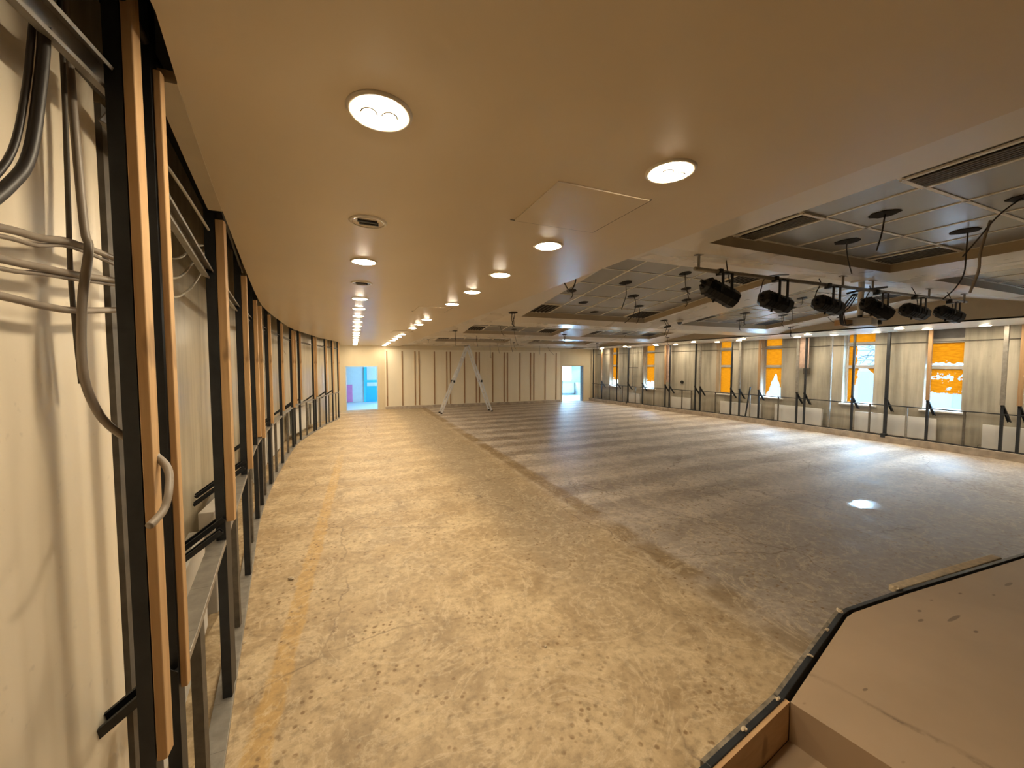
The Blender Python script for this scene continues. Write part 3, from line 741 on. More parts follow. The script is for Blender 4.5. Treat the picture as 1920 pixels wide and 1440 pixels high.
LRAD = [(2.0, 3.42, .16, .88), (4.1, 5.4, .16, .86), (7.3, 8.6, .16, .84), (8.75, 10.3, .16, .84), (11.9, 13.3, .16, .84), (13.75, 14.5, .16, .84)]
for i, (a, b, z0, z1) in enumerate(LRAD):
    radiator(FR, -.21, a, b, z0, z1, -1, 'white panel radiator behind the left studs, %s from the camera' % ORD1[i], 'radiators behind the left studs')
# small box on the wall between the first radiators
b_ = thing('junction_box', 'grey-green metal box with a round knob on the wall between the first two left radiators', 'box', (-1.08, 3.75, .3))
part('body', MB().box(-1.12, -1.02, 3.58, 3.95, .15, .96), M['frame_pvc'], b_, bevel=.006)
part('knob', MB().cyl((-1.02, 3.74, .87), (-.985, 3.74, .87), .028, .024), M['steel_grey'], b_, smooth=False)
part('hook', MB().tube([(-1.02, 3.72, .45), (-.98, 3.72, .47), (-.965, 3.72, .42), (-.985, 3.72, .36), (-1.0, 3.72, .22)], .008, 6), M['steel_dark'], b_, smooth=True)

# cables at the left
XC = -.645
def cable(name, pts, r, m, label, group=None, cat='cable'):
    return tag(MB().tube(pts, r, 8, 5).build(name, m, smooth=True), label, cat, group)
for i, zz in enumerate(([2.345, 2.375, 2.384, 2.405, 2.412, 2.40], [2.30, 2.311, 2.318, 2.327, 2.350, 2.345], [2.240, 2.235, 2.232, 2.236, 2.266, 2.27])):
    yv = [.95, 1.13, 1.22, 1.33, 1.548, 1.64]
    cable('cable', [(XC, a, b) for a, b in zip(yv, zz)], .0085, M['cable_grey'], 'grey cable sagging level across the smooth pier, %s of three' % ['topmost', 'middle', 'lowest'][i], 'level cables on the pier')
    if i < 2: cable('cable', [(XC-.006, a, b-.014+.004*math.sin(a*20+i)) for a, b in zip(yv, zz)], .005, M['cable_grey'], 'thinner grey cable just under the %s level cable on the pier' % ['topmost', 'middle', 'lowest'][i], 'level cables on the pier')
cable('cable', [(-.60, 1.33, 3.10), (-.60, 1.21, 2.93), (-.60, 1.17, 2.73), (-.60, 1.12, 2.53), (-.60, 1.06, 2.44), (-.60, .98, 2.36)], .0105, M['cable_dark'], 'thick black cable hanging at the top left over the pier', 'hanging cables at the pier')
cable('cable', [(-.615, 1.31, 3.12), (-.615, 1.20, 2.90), (-.615, 1.15, 2.68), (-.615, 1.10, 2.52), (-.615, 1.02, 2.41), (-.615, .95, 2.32)], .006, M['cable_dark'], 'black cable right behind the thick one at the top left', 'hanging cables at the pier')
cable('cable', [(-.655, 1.355, 3.1), (-.655, 1.352, 2.93), (-.655, 1.35, 2.75), (-.655, 1.34, 2.48), (-.655, 1.335, 2.30), (-.655, 1.35, 2.05)], .0055, M['steel_brown'], 'straight thin dark cable dropping down the pier beside the long grey one', 'hanging cables at the pier')
Pc = [(-.655, 1.36, 3.12), (-.655, 1.37, 2.906), (-.655, 1.382, 2.674), (-.64, 1.37, 2.447), (-.625, 1.345, 2.394), (-.615, 1.30, 2.25), (-.615, 1.285, 2.09), (-.60, 1.30, 2.00), (-.55, 1.26, 1.925)]
cable('cable', [(-.655, 1.365, 3.12), (-.655, 1.375, 2.90), (-.65, 1.375, 2.674), (-.635, 1.358, 2.447), (-.625, 1.350, 2.40), (-.620, 1.300, 2.25), (-.620, 1.288, 2.09),
                (-.610, 1.305, 1.995), (-.585, 1.325, 1.93), (-.52, 1.345, 1.86), (-.475, 1.32, 1.815), (-.455, 1.265, 1.768), (-.455, 1.235, 1.73), (-.46, 1.20, 1.715), (-.465, 1.18, 1.708)], .0095, M['cable_grey'],
      'long grey cable winding down the pier and curling in front of the first stud', 'hanging cables at the pier')
for i, p in enumerate(([(2.30, 2.62), (2.54, 2.65), (2.68, 2.70), (2.80, 2.78), (2.98, 2.84)], [(2.30, 2.50), (2.55, 2.55), (2.67, 2.60), (2.79, 2.68), (3.02, 2.81)], [(2.30, 2.42), (2.54, 2.45), (2.66, 2.49), (2.78, 2.55), (2.91, 2.64), (3.09, 2.77)])):
    cable('cable', [(-.85, a, b) for a, b in p], .006, M['cable_pale'], 'pale cable rising behind the first pair of studs, %s of three' % ['topmost', 'middle', 'lowest'][i], 'pale cables behind the near studs')
for i, p in enumerate(([(3.3, 2.82), (3.9, 2.2), (4.35, 1.98)], [(7.0, 2.42), (7.5, 2.30), (8.0, 2.10), (7.9, 1.98)], [(7.0, 2.26), (7.5, 2.2), (7.95, 2.12)], [(9.6, 2.6), (10.1, 2.5), (10.7, 2.35)])):
    cable('cable', [(FR(a)-.10, a, b) for a, b in p], .007, M['cable_pale'], 'thin cable drooping between the left studs, %s of these from the camera' % ORD1[i], 'thin cables between the left studs')
cable('cable', [(-.50, 1.05, 3.02), (-.60, 2.2, 3.02), (-.80, 3.4, 3.02), (-1.0, 4.6, 3.02)], .012, M['cable_dark'], 'black cable running above the left ceiling edge', 'cables above the ceiling edge')
cable('cable', [(-.70, 1.7, 2.84), (-.74, 2.2, 2.80), (-.80, 2.75, 2.74)], .012, M['cable_dark'], 'black cable slung behind the second stud under the ceiling', 'cables above the ceiling edge')
cable('cable', [(-.68, 1.65, 2.93), (-.70, 2.1, 2.92), (-.74, 2.7, 2.86)], .007, M['cable_pale'], 'pale cable slung behind the second stud under the ceiling', 'cables above the ceiling edge')

# ---------------------------------------------------------------- right framing
FRX = lambda y: CR(y)+.06
ZC = .17
RT = [(18.45, 'd', 0), (17.69, 'w', 1), (16.46, 'd', 1), (15.62, 'k', 1), (14.63, 'w', 1), (13.31, 'w', 1), (13.08, 'd', 1), (11.80, 'd', 1), (11.57, 'w', 1),
      (10.27, 'd', 1), (9.94, 'w', 1), (9.22, 'w', 1), (7.96, 'w', 1), (7.73, 'd', 1), (7.03, 'l', 0), (6.46, 'd', 1), (5.69, 'k', 1), (4.87, 'w', 1), (3.66, 'w', 1), (3.42, 'w', 1), (2.3, 'd', 1)]
RT = RT[::-1]
for i, (y, kind, br) in enumerate(RT):
    x = FRX(y)
    look = {'d': 'dark steel stud', 'w': 'steel stud with brownish batten', 'k': 'thick black steel stud', 'l': 'steel stud tinted pale as window-lit'}[kind]
    r = thing('wall_stud', '%s at the right window wall, %s from the stage' % (look, ORD1[i]), 'stud', (x, y, ZC), 'studs of the right wall')
    m = M['steel_grey'] if kind == 'l' else M['steel_dark']; wd = .065 if kind == 'k' else .045  # light on the window-lit stud is put into a paler steel
    part('steel_channel', MB().chan((x, y, ZC), (x, y, ZS+.02), wd, .05, .003, (1, 0, 0)) if kind != 'w' else MB().chan((x, y, ZC), (x, y, 1.20), wd, .05, .003, (1, 0, 0)), m, r)
    if kind == 'w': part('wood_batten', MB().box(x-.02, x+.03, y-.035, y+.035, 1.20, ZS-.002), M['batten_dark'] if i % 2 else M['steel_grey'], r, bevel=.003)
    if kind == 'k': part('foot', MB().box(x-.07, x+.05, y-.05, y+.05, ZC-.045, ZC+.06), M['steel_dark'], r)
    if br: part('brace', MB().chan((x-.01, y-.01, 1.20), (x+.26, y-.05, .82), .055, .03, .003, (-1, 0, -1)), M['steel_dark'], r)
def prail(name, F, a, b, z, w_, h_, m, label):
    mb = MB(); L = ys(a, b, .35)
    for p, q in zip(L, L[1:]): mb.prism([(F(p), p), (F(p)+w_, p), (F(q)+w_, q), (F(q), q)], z, z+h_)
    return tag(mb.build(name, m), label, 'rail')
prail('rail', FRX, 1.0, 18.5, .985, .05, .022, M['steel_dark'], 'dark steel rail running along the right studs at waist height')
prail('base_track', FRX, 1.0, 18.5, ZC, .055, .028, M['steel_dark'], 'dark steel base track on the curb under the right studs')
prail('wall_pipe', lambda y: WR(y)-.03, 1.0, 18.5, 2.655, .018, .02, M['steel_brown'], 'thin dark pipe high along the right window wall')
RS = [18.03, 17.03, 16.02, 15.1, 13.94, 12.43, 11.97, 10.9, 9.54, 8.54, 6.04, 5.26, 4.23][::-1]
for i, y in enumerate(RS):
    x = FRX(y)+.012; pale = y in (9.54, 5.26)  # daylit short studs: the light is painted in as paler steel
    o = MB().chan((x, y, ZC+.02), (x, y, .985), .04, .03, .003, (1, 0, 0)).build('short_stud', M['steel_grey'] if pale else M['steel_brown'], loc=(x, y, ZC))
    tag(o, '%s short steel stud under the right waist rail, %s from the stage' % ('window-lit pale-tinted' if pale else 'dusty', ORD1[i]), 'stud', 'short studs of the right wall')
o = MB().chan((FRX(9.7)+.02, 9.70, ZC+.03), (FRX(9.6)+.03, 9.55, 1.28), .04, .03, .003, (1, 0, 0)).build('loose_profile', M['steel_dark'])
tag(o, 'leaning dark profile rising past the right waist rail between two windows', 'profile')
o = MB().chan((FRX(15.1), 15.3, 1.0), (FRX(15.1), 15.3, 2.9), .03, .03).build('hanging_profile', M['steel_brown']); tag(o, 'thin upright profile beside the second distant window', 'profile')
o = MB().bar((FRX(15.3), 15.55, 1.93), (FRX(15.0), 14.95, 1.93), .03, .03).build('cross_piece', M['steel_dark']); tag(o, 'short dark cross piece sticking out of a distant right stud', 'profile')
# patches of pinkish plasterboard on the wall beside studs
for i, (y, z0, z1, wd) in enumerate([(7.86, 1.98, 2.94, .36), (13.2, 1.3, 2.94, .26)]):
    o = MB().box(FRX(y)+.07, FRX(y)+.085, y-wd/2, y+wd/2, z0, z1).build('board_piece', simple('pinkish_board_%d' % i, (.50, .36, .29), .7, 0, .2, 10))
    tag(o, ['pinkish leftover wallboard between the third and fourth windows', 'narrow pinkish leftover wallboard right of the second distant window'][i], 'board')
o = MB().box(WR(7.86)-.10, WR(7.86)-.0, 7.77, 7.93, 1.78, 1.97).build('grey_box', M['steel_brown']); tag(o, 'small grey box on the wall under the pinkish wallboard', 'box')
o = MB().cyl((WR(12.9)-.02, 12.7, 1.32), (WR(12.9)+.02, 12.7, 1.32), .07, .07, 14).build('wall_opening', M['void']); tag(o, 'round dark hole in the right wall beyond the third window', 'hole')
RRAD = [(15.0, 15.8, .17, .66), (12.1, 13.1, .17, .66), (9.25, 10.8, .17, .66), (7.3, 8.75, .17, .72), (4.75, 6.45, .19, .74), (2.4, 3.98, .17, .72)]
for i, (a, b, z0, z1) in enumerate(RRAD[::-1]):
    radiator(CR, .22, a, b, z0, z1, 1, 'white panel radiator behind the right studs, %s from the stage' % ORD1[i], 'radiators behind the right studs')

# ---------------------------------------------------------------- aluminium ladder
def ladder():
    r = thing('double_ladder', 'tall aluminium double ladder standing open near the far wall', 'ladder', (4.55, 16.3, 0))
    w_ = .20
    apex = Vector((4.58, 16.3, 2.93))
    for side, foot in ((-1, Vector((3.42, 16.3, .01))), (1, Vector((5.68, 16.3, .01)))):
        top = apex+Vector((side*-.05 if side < 0 else .06, 0, 0))
        for dy in (-1, 1):
            a = foot+Vector((0, dy*w_, 0)); b = top+Vector((0, dy*w_, 0))
            part('side_rail', MB().bar(a, a.lerp(b, .62), .03, .07, (1, 0, 0)), M['alu'], r)
            a2 = a.lerp(b, .45)+Vector((0, -dy*.03, .0))+Vector((.03*side*-1, 0, 0)); part('side_rail', MB().bar(a2, b+Vector((0, -dy*.03, 0)), .028, .065, (1, 0, 0)), M['alu'], r)
            part('rubber_foot', MB().box(a.x-.04, a.x+.04, a.y-.03, a.y+.03, 0, .05), M['black'], r)
            part('lock', MB().box(a.lerp(b, .46).x-.035, a.lerp(b, .46).x+.035, a.y-.035, a.y+.035, a.lerp(b, .46).z-.04, a.lerp(b, .46).z+.06), M['steel_dark'], r)
        n = 11
        for k in range(1, n):
            p = foot.lerp(top, k/n); part('rung', MB().cyl(p+Vector((0, -w_, 0)), p+Vector((0, w_, 0)), .016, None, 8), M['alu'], r)
    part('hinge', MB().cyl(apex+Vector((0, -w_-.03, -.03)), apex+Vector((0, w_+.03, -.03)), .03, None, 12), M['steel_grey'], r)
ladder()

# ---------------------------------------------------------------- spotlight bar, six spotlights
YBAR, ZBAR = 3.10, 3.12
bar = thing('lighting_bar', 'thin pale metal bar under the ceiling from which six black spotlights hang', 'bar', (6.4, YBAR, ZBAR))
part('tube', MB().cyl((3.40, YBAR, ZBAR), (9.58, YBAR+.02, ZBAR+.03), .022, None, 12), M['steel_grey'], bar, smooth=True)
for x in (3.45, 6.05, 6.75, 8.3, 9.45):
    part('hanger', MB().cyl((x, YBAR, ZBAR), (x, YBAR, H(YBAR)+.0), .014, None, 8).box(x-.035, x+.035, YBAR-.035, YBAR+.035, H(YBAR)-.012, H(YBAR)), M['steel_grey'], bar)
SP = [(3.98, 3.763, 2.897, -14, 24, 'first from the left, tilted, with a pale rim'), (4.92, 4.692, 2.850, -4, 12, 'second from the left, large and almost level'),
      (5.90, 5.728, 2.871, -4, 10, 'third from the left, beside the bundle of cables'), (6.85, 6.851, 2.891, -20, 25, 'fourth from the left, just right of the projector pole'),
      (7.87, 7.871, 2.90, -10, 10, 'fifth from the left'), (8.94, 8.938, 2.915, -16, 16, 'rightmost, at the right end of the bar')]
def spotlight(xb, z, yaw, tilt, label):
    """body axis initially +X, yoke above"""
    y = YBAR
    r = thing('stage_spotlight', 'black stage spotlight on the bar, '+label, 'spotlight', (xb, y, z), 'black stage spotlights')
    a = math.radians(yaw); T = math.radians(tilt)
    ax = Vector((math.cos(a)*math.cos(T), math.sin(a)*math.cos(T), -math.sin(T))); sd = Vector((-math.sin(a), math.cos(a), 0)); up = ax.cross(sd)*-1
    if up.z < 0: up = -up
    c = Vector((xb, y, z))
    L = .20; hw = .095
    def ring(t, k, bz=1.0): return [c+ax*t+sd*hw*k*math.cos(q)*1.0+up*hw*k*bz*math.sin(q) for q in [math.pi/8+math.pi/4*j for j in range(8)]]
    rings = [ring(-L, .72), ring(-L*.86, 1.0), ring(L*.55, 1.06), ring(L*.62, 1.12), ring(L, 1.05)]
    vs = [v for R_ in rings for v in R_]; fs = [tuple(range(8))]+[(k*8+j, k*8+(j+1) % 8, (k+1)*8+(j+1) % 8, (k+1)*8+j) for k in range(4) for j in range(8)]
    mb = MB().add(vs, fs)
    in_ = ring(L, .86); in2 = ring(L*.8, .80)
    mb.add(rings[-1]+in_+in2, [(j, (j+1) % 8, 8+(j+1) % 8, 8+j) for j in range(8)]+[(8+j, 8+(j+1) % 8, 16+(j+1) % 8, 16+j) for j in range(8)])
    hs = part('housing', mb, M['black'], r)
    fins = MB()
    for k in range(5):
        t = -L*.8+k*.045; q = ring(t, 1.09); q2 = ring(t+.008, 1.09)
        fins.add(q+q2, [tuple(range(8)), tuple(range(8, 16))]+[(j, (j+1) % 8, 8+(j+1) % 8, 8+j) for j in range(8)])
    part('cooling_fins', fins, M['black'], hs)
    part('lens', MB().add(in2, [tuple(range(8))]), M['lens'], hs)
    part('rim', MB().add(ring(L+.004, 1.06)+ring(L+.004, .88), [(j, (j+1) % 8, 8+(j+1) % 8, 8+j) for j in range(8)]), M['reflector'] if 'first' in label else M['steel_dark'], r)
    part('rear_knob', MB().cyl(c-ax*L+up*.02, c-ax*(L+.05)+up*.02, .018).cyl(c-ax*L-up*.03, c-ax*(L+.04)-up*.03, .014), M['black'], hs)
    part('focus_knob', MB().cyl(c-up*hw-ax*.02, c-up*(hw+.035)-ax*.02, .012), M['black'], r)
    yk = MB(); top = ZBAR-.035
    for s_ in (-1, 1): yk.bar((c.x+.07*s_, c.y-hw-.008, c.z-.01), (c.x+.07*s_, c.y-hw-.008, top), .034, .010, (0, 1, 0))
    yk.bar((c.x-.085, c.y-hw+.01, top), (c.x+.085, c.y-hw+.01, top), .05, .010)
    part('yoke', yk, M['black'], r)
    part('clamp', MB().box(c.x-.025, c.x+.025, y-.11, y+.03, ZBAR-.04, ZBAR-.02).box(c.x-.025, c.x+.025, y-.035, y+.03, ZBAR-.03, ZBAR+.03), M['black'], r, bevel=.005)
for (_, x, z, yaw, tilt, lab) in SP: spotlight(x, z, yaw, tilt, lab)
for i, (x0, x1) in enumerate(((3.85, 4.0), (4.95, 5.2), (5.55, 5.42), (6.7, 6.62), (7.9, 7.95), (9.0, 9.05))):
    z0 = SP[i][2]
    cable('power_cable', [(SP[i][1]-.17, YBAR, z0+.03), (SP[i][1]-.27, YBAR, z0+.02), (SP[i][1]-.24, YBAR, z0+.14), (SP[i][1]-.12, YBAR+.02, ZBAR+.02), (x0+.02, YBAR+.02, ZBAR+.08)] if i in (1, 2, 3) else
          [(x0+.08, YBAR, z0+.11), (x0+.06, YBAR+.02, ZBAR+.04), (x1-.1, YBAR+.03, H(YBAR)-.01)], .006, M['cable_dark'], 'thin cable rising from the black spotlight, %s from the left' % ORD1[i], 'spotlight cables')
# projector on its pole
pr = thing('projector', 'white projector hanging from a pale pole in the middle of the spotlight bar', 'projector', (7.0, 3.35, 2.70))
part('pole', MB().cyl((7.0, 3.35, 2.83), (7.0, 3.35, H(3.35)), .036, None, 14).box(6.91, 7.09, 3.26, 3.44, H(3.3)-.012, H(3.35)), M['white'], pr)
part('ball_joint', MB().cyl((7.0, 3.35, 2.79), (7.0, 3.35, 2.84), .028, None, 12), M['black'], pr)
part('bracket', MB().box(6.88, 7.12, 3.25, 3.45, 2.775, 2.79), M['steel_grey'], pr)
ph = part('housing', MB().box(6.80, 7.20, 3.18, 3.50, 2.66, 2.77, .25), M['white'], pr, bevel=.012)
part('lens', MB().cyl((7.13, 3.19, 2.715), (7.14, 3.15, 2.715), .034, .03, 16), M['black'], ph)
part('cable_box', MB().box(6.62, 6.80, 3.34, 3.48, 2.67, 2.75), M['particle'], pr)
part('ports', MB().box(6.85, 6.98, 3.205, 3.235, 2.68, 2.72), M['steel_dark'], ph)
for i, dx in enumerate((0, -.03, .02, -.055, .05)):
    cable('cable', [(6.55+dx, 3.2, 3.09), (6.42+dx, 3.22, 2.99-.02*i), (6.36+dx, 3.25, 2.84), (6.40+dx, 3.27, 2.70+.015*i), (6.52+dx, 3.3, 2.66), (6.78, 3.33, 2.69)], .007, M['cable_dark'],
          'black cable of the bundle looping from the bar to the projector, %s strand' % ['thickest', 'inner', 'outer', 'leftmost', 'rightmost'][i], 'projector cable bundle')
cable('cable', [(6.35, 3.2, 3.08), (6.55, 3.12, 3.13), (6.8, 3.08, 3.16), (7.0, 3.05, 3.19)], .014, M['cable_dark'], 'thick black cable end lying over the bar beside the pole')

# dome camera
dc = thing('dome_camera', 'small white dome camera with a dark eye on the ceiling between the coffers', 'camera', (6.88, 6.67, H(6.67)))
zc = H(6.67); part('base', MB().lathe((6.88, 6.67, zc), [(.075, 0), (.07, -.035), (.055, -.045), (.001, -.045)], 24), M['white'], dc, smooth=False)
part('dome', MB().lathe((6.88, 6.67, zc-.04), [(.055, 0), (.050, -.03), (.03, -.052), (.0005, -.058)], 24), M['lens'], dc, smooth=True)

# ---------------------------------------------------------------- open holes with dangling wires
def hole(x, y, z, r_, label, cab=None, group='open lamp holes with wires', m='cable_dark', cr=.006):
    o = thing('lamp_hole', label, 'hole', (x, y, z), group)
    poly = []; n = 16
    for k in range(n):
        t = 2*math.pi*k/n; q = r_*(1+.12*rnd.uniform(-1, 1)); poly.append((x+q*math.cos(t), y+q*math.sin(t)))
    mb = MB(); dz = lambda yy: 0
    h0 = MB(); vs = [(px, py, zf_at(py, y, z)-.003) for px, py in poly]; vs2 = [(px, py, zf_at(py, y, z)+.004) for px, py in poly]
    h0.add(vs+vs2, [tuple(range(n)), tuple(range(n, 2*n))[::-1]]+[(k, (k+1) % n, n+(k+1) % n, n+k) for k in range(n)])
    part('opening', h0, M['void'], o)
    if cab:
        for p in cab: part('wire', MB().tube([(x+a, y+b, z+c) for a, b, c in p], cr, 6, 4), M[m], o, smooth=True)
def zf_at(py, y, z): return z+(H(py)-H(y))
HT = lambda y: H(y)+RC-.003
W1 = [[(0, 0, 0), (.03, .02, -.18), (.0, .05, -.33), (-.05, .03, -.42)]]
W2 = [[(0, 0, .0), (.01, 0, -.12), (.05, .02, -.22), (.12, .02, -.30)]]
W3 = [[(-.03, 0, 0), (-.02, 0, -.16), (.01, 0, -.25)], [(.04, 0, 0), (.02, 0, -.12), (-.02, 0, -.22), (.05, 0, -.26)], [(0, .03, 0), (.03, .02, -.2), (.0, .02, -.28)]]
W4 = [[(0, 0, 0), (.02, 0, -.08), (-.02, .01, -.13)]]
WBIG = [[(.06, 0, 0), (.08, .01, -.2), (.09, .02, -.38), (.02, .05, -.52), (-.06, .1, -.62)]]
HOLES = [
 ('first row left coffer', 4.10, 1.83, [[(.02, .0, 0), (.005, .0, -.05), (.0, .01, -.16), (-.04, .02, -.30)]], 'large ragged hole in the left coffer nearest the stage, its wire hanging lowest', .10),
 ('', 4.67, 2.37, [[(-.03, -.02, .0), (-.01, .0, -.06), (.03, .0, -.19), (.12, .01, -.31)]], 'ragged hole beside the far vent of the left coffer nearest the stage', .10),
 ('', 5.33, 1.77, WBIG, 'ragged hole at the right side of the left coffer nearest the stage', .10),
 ('', 4.66, 1.26, [[(0, 0, 0), (-.04, .10, -.10), (.02, .22, -.24), (.02, .3, -.36)]], 'ragged hole at the right edge of the photo in the nearest left coffer', .08),
 ('', 3.42, 5.65, W4, 'dark hole at the left edge of the large middle-left coffer', .085),
 ('', 4.07, 5.07, W1, 'dark hole with a curved wire near the front of the middle-left coffer', .10),
 ('', 4.03, 6.24, None, 'dark hole without wires in the second tile column of the middle-left coffer', .09),
 ('', 4.72, 5.65, [[(0, 0, 0), (.05, .0, -.15), (.02, .05, -.35), (-.12, .1, -.48)]], 'dark hole with a torn edge at the centre of the middle-left coffer', .10),
 ('', 4.68, 6.82, None, 'small dark hole along the far side of the middle-left coffer', .085),
 ('', 5.33, 6.22, [[(0, 0, 0), (.02, 0, -.12), (.0, .02, -.28), (-.04, .02, -.34)]], 'dark hole beside the far right vent of the middle-left coffer', .09),
 ('', 4.70, 4.47, W2, 'dark hole above the left end of the spotlight bar', .085),
 ('', 5.36, 5.07, [[(0, 0, 0), (.05, 0, -.1), (.08, 0, -.2)]], 'dark hole left of the first spotlight, middle of three in line', .085),
 ('', 5.96, 5.62, W4, 'dark hole left of the first spotlight, farthest of three in line', .085),
 ('', 8.33, 6.17, W3, 'dark hole with three wires in the middle-right coffer', .09),
 ('', 8.97, 6.76, W3[:2], 'dark hole with wires at the far side of the middle-right coffer', .09),
 ('', 8.34, 4.96, W4, 'dark hole between the second and third spotlights', .09),
 ('', 9.00, 5.56, [[(0, 0, 0), (.03, 0, -.15), (.03, 0, -.28)]], 'dark hole under the third spotlight in the middle-right coffer', .09),
 ('', 9.58, 6.12, W3[:2], 'dark hole near the far right vent of the middle-right coffer', .09),
 ('', 4.07, 10.74, W2, 'dark hole in the third left coffer, left one of two', .08),
 ('', 4.70, 11.20, [[(0, 0, 0), (.03, 0, -.2), (.1, 0, -.42), (.16, 0, -.5)]], 'dark hole in the third left coffer, right one of two', .08),
 ('', 8.97, 11.18, W4, 'dark hole in the third right coffer', .08)]
for _, x, y, cab, lab, r_ in HOLES: hole(x, y, HT(y), r_, lab, cab)
BH = [(2.83, 6.8, W3, 'dark lamp hole with looped wires on the band left of the coffers, nearest', .085),
      (2.81, 11.2, [[(0, 0, 0), (0, 0, -.3), (.03, 0, -.45)], [(.03, 0, 0), (.02, 0, -.2), (.0, 0, -.3)]], 'dark lamp hole with a long wire on the band left of the coffers, second', .08),
      (2.81, 15.6, W4, 'small lamp hole on the band left of the coffers, farthest', .07),
      (7.05, 7.2, None, 'dark lamp hole beside the dome camera', .085),
      (6.50, 6.75, [[(0, 0, 0), (.08, 0, -.15), (.1, .1, -.34)], [(.05, 0, 0), (.16, 0, -.15), (.16, .1, -.36)]], 'lamp hole with two long wires left of the dome camera', .08),
      (10.85, 6.7, W3, 'lamp hole with wires just behind the middle-right coffer', .08),
      (6.52, 11.2, W3, 'lamp hole with tangled wires between the two third-row coffers', .08),
      (10.87, 11.1, W2, 'lamp hole with a drooping wire beside the right fascia', .07),
      (10.9, 5.6, [[(0, 0, 0), (-.1, 0, -.1), (-.3, 0, -.12), (-.5, 0, -.02)]], 'lamp hole whose wire swags to the left near the right fascia', .08),
      (10.75, 15.4, W3[:2], 'lamp hole with wires between the last two right coffers', .07),
      (6.62, 15.8, W2, 'lamp hole between the last two left and right coffers', .07)]
for x, y, cab, lab, r_ in BH: hole(x, y, H(y)-.002, r_, lab, cab)
for i, (x, y, dz, b) in enumerate([(3.6, 11.65, .35, .05), (4.9, 12.0, .45, .08), (5.9, 15.95, .45, .1), (5.6, 16.1, .6, .05), (8.1, 16.2, .4, .0), (8.9, 17.0, .5, .4)]):
    cable('hanging_wire', [(x, y, H(y)), (x+b*.3, y, H(y)-dz*.5), (x+b, y, H(y)-dz)], .006, M['cable_dark'], 'thin bare wire hanging from the distant ceiling, %s from the left' % ORD1[i], 'bare hanging wires')
cable('hanging_wire', [(2.06, 3.55, ZS), (2.14, 3.62, ZS-.04), (2.24, 3.72, ZS-.05), (2.32, 3.76, ZS+.06), (2.33, 3.76, ZS+.12)], .007, M['cable_dark'], 'short stiff wire bowing under the fold left of the big coffer')
cable('hanging_wire', [(7.6, 1.70, 3.24), (7.55, 1.75, 3.0), (7.62, 1.8, 2.85), (7.6, 1.85, 2.72)], .012, M['cable_grey'], 'thick grey cable hanging at the right edge in front of the coffer')
cable('hanging_wire', [(4.95, 1.5, 3.30), (4.9, 1.53, 3.05), (4.98, 1.56, 2.9), (4.97, 1.6, 2.72)], .010, M['cable_grey'], 'long grey cable hanging at the far right of the photo')

# ---------------------------------------------------------------- stage
ZSG = .50
edge = [(.2, .88), (1.28, 1.03), (1.87, 1.125), (2.86, 1.385), (2.95, 1.395), (3.55, 1.37), (5.16, 1.26), (9.0, 1.0)]
st = thing('stage', 'low tan boarded stage with a step cut into its corner', 'stage', (4.0, -.5, 0))
top = [(1.885, 1.105), (2.86, 1.365), (2.95, 1.375), (3.55, 1.35), (5.16, 1.24), (9.0, .98), (9.0, -2.95), (2.6, -2.95)]
part('platform', MB().prism(top, .0, ZSG), M['stage'], st)
part('step', MB().prism([(.2, .86), (1.28, 1.01), (1.885, 1.105), (2.6, -2.95), (.2, -2.95)], 0, .31), M['stage'], st)
part('step_side_board', MB().prism([(.2, .865), (1.28, 1.012), (1.885, 1.108), (1.885, 1.128), (1.28, 1.032), (.2, .885)], .31, ZSG-.002), M['particle'], st)
tr = MB()
for a, b in zip(edge, edge[1:]):
    d_ = (Vector(b)-Vector(a)).normalized(); n_ = Vector((-d_.y, d_.x))
    tr.prism([a, tuple(Vector(a)+n_*.026), tuple(Vector(b)+n_*.026), b], .0, ZSG+.004)
o = part('edging', tr, M['steel_dark'], st, bevel=.003); o['label'] = 'dark edging strip'
lt = MB()
for a, b in zip(edge[1:], edge[2:5]):
    d_ = (Vector(b)-Vector(a)).normalized(); n_ = Vector((-d_.y, d_.x)); lt.prism([tuple(Vector(a)+n_*.027), tuple(Vector(a)+n_*.046), tuple(Vector(b)+n_*.046), tuple(Vector(b)+n_*.027)], 0, ZSG-.004)
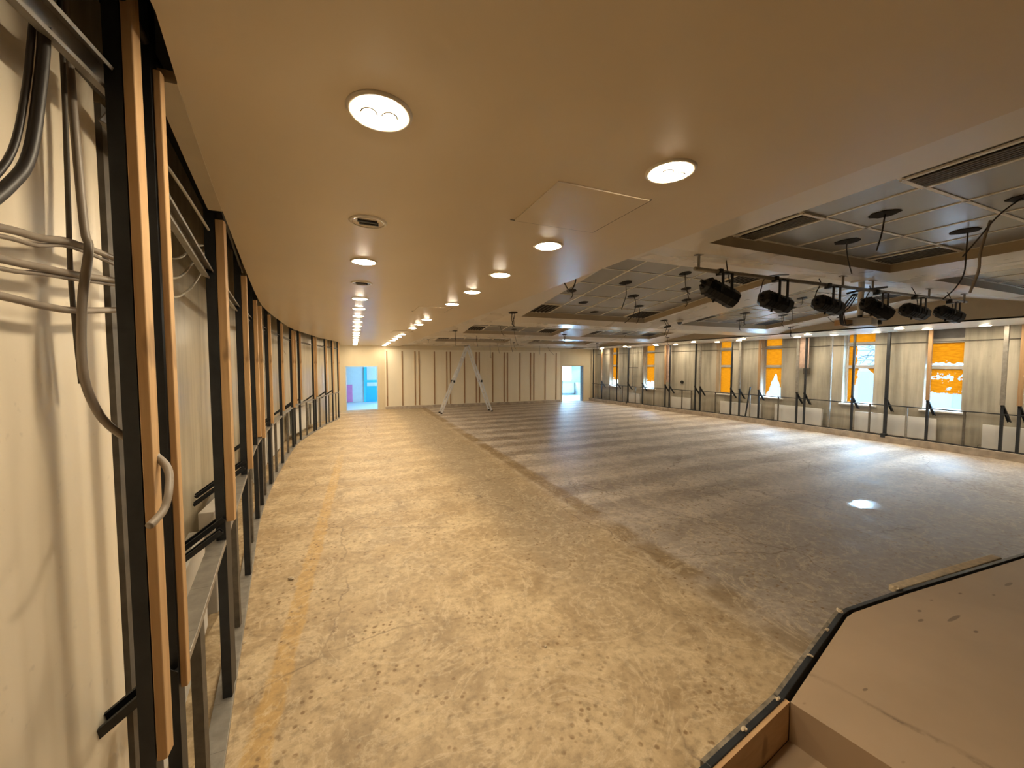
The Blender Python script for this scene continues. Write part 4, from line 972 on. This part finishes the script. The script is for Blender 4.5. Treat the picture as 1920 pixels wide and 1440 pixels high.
part('edge_lath', lt, simple('dusty_lath', (.20, .17, .13), .85, 0, .5, 25), st)
a, b = Vector((3.58, 1.385)), Vector((4.95, 1.30)); d_ = (b-a).normalized(); n_ = Vector((-d_.y, d_.x))
o = MB().prism([tuple(a+n_*.02), tuple(a+n_*.085), tuple(b+n_*.085), tuple(b+n_*.02)], ZSG-.05, ZSG-.004).build('broken_board', M['tan_rubble'], bevel=.006)
tag(o, 'long tan strip of broken board left outside the stage edging', 'board')
def rubble(x, y, z, s, label, cat='debris', g='crumbs on the stage edging'):
    bm = bmesh.new(); bmesh.ops.create_icosphere(bm, subdivisions=2, radius=s)
    for v in bm.verts: v.co = Vector((v.co.x*1.5, v.co.y, v.co.z*.6))*(1+.35*rnd.uniform(-1, 1))
    me = bpy.data.meshes.new('plaster_crumb'); bm.to_mesh(me); bm.free(); me.materials.append(M['tan_rubble'])
    o = bpy.data.objects.new('plaster_crumb', me); C.objects.link(o); o.location = (x, y, z+s*.4); o.rotation_euler = (0, 0, rnd.uniform(0, 3)); tag(o, label, cat, g)
rubble(3.56, 1.41, ZSG-.004, .022, 'pale crumb of plaster at the left end of the broken board')
rubble(2.88, 1.415, ZSG+.002, .014, 'pale crumb of plaster at the bend of the stage edging')
rubble(2.60, 1.335, ZSG+.004, .010, 'pale crumb of plaster on the edging, nearest below the bend')
rubble(2.28, 1.245, ZSG+.004, .010, 'pale crumb of plaster halfway along the edging')
rubble(2.40, 1.36, 0, .012, 'small white chip on the floor beside the edging', g='chips on the floor')
rubble(1.84, 1.135, ZSG+.004, .009, 'pale crumb of plaster at the corner of the step')
rubble(1.55, 1.09, ZSG+.004, .010, 'pale crumb on the edging beside the step board')
rubble(-.60, 4.2, .004, .02, 'small pale block on the floor beside the yellow glue strip', g='chips on the floor')
rubble(-.80, 3.35, 0, .010, 'white chip on the floor at the foot of the left studs', g='chips on the floor')
rubble(1.28, 2.45, 0, .010, 'small white chip in the middle of the near floor', g='chips on the floor')
bpy.context.view_layer.update()
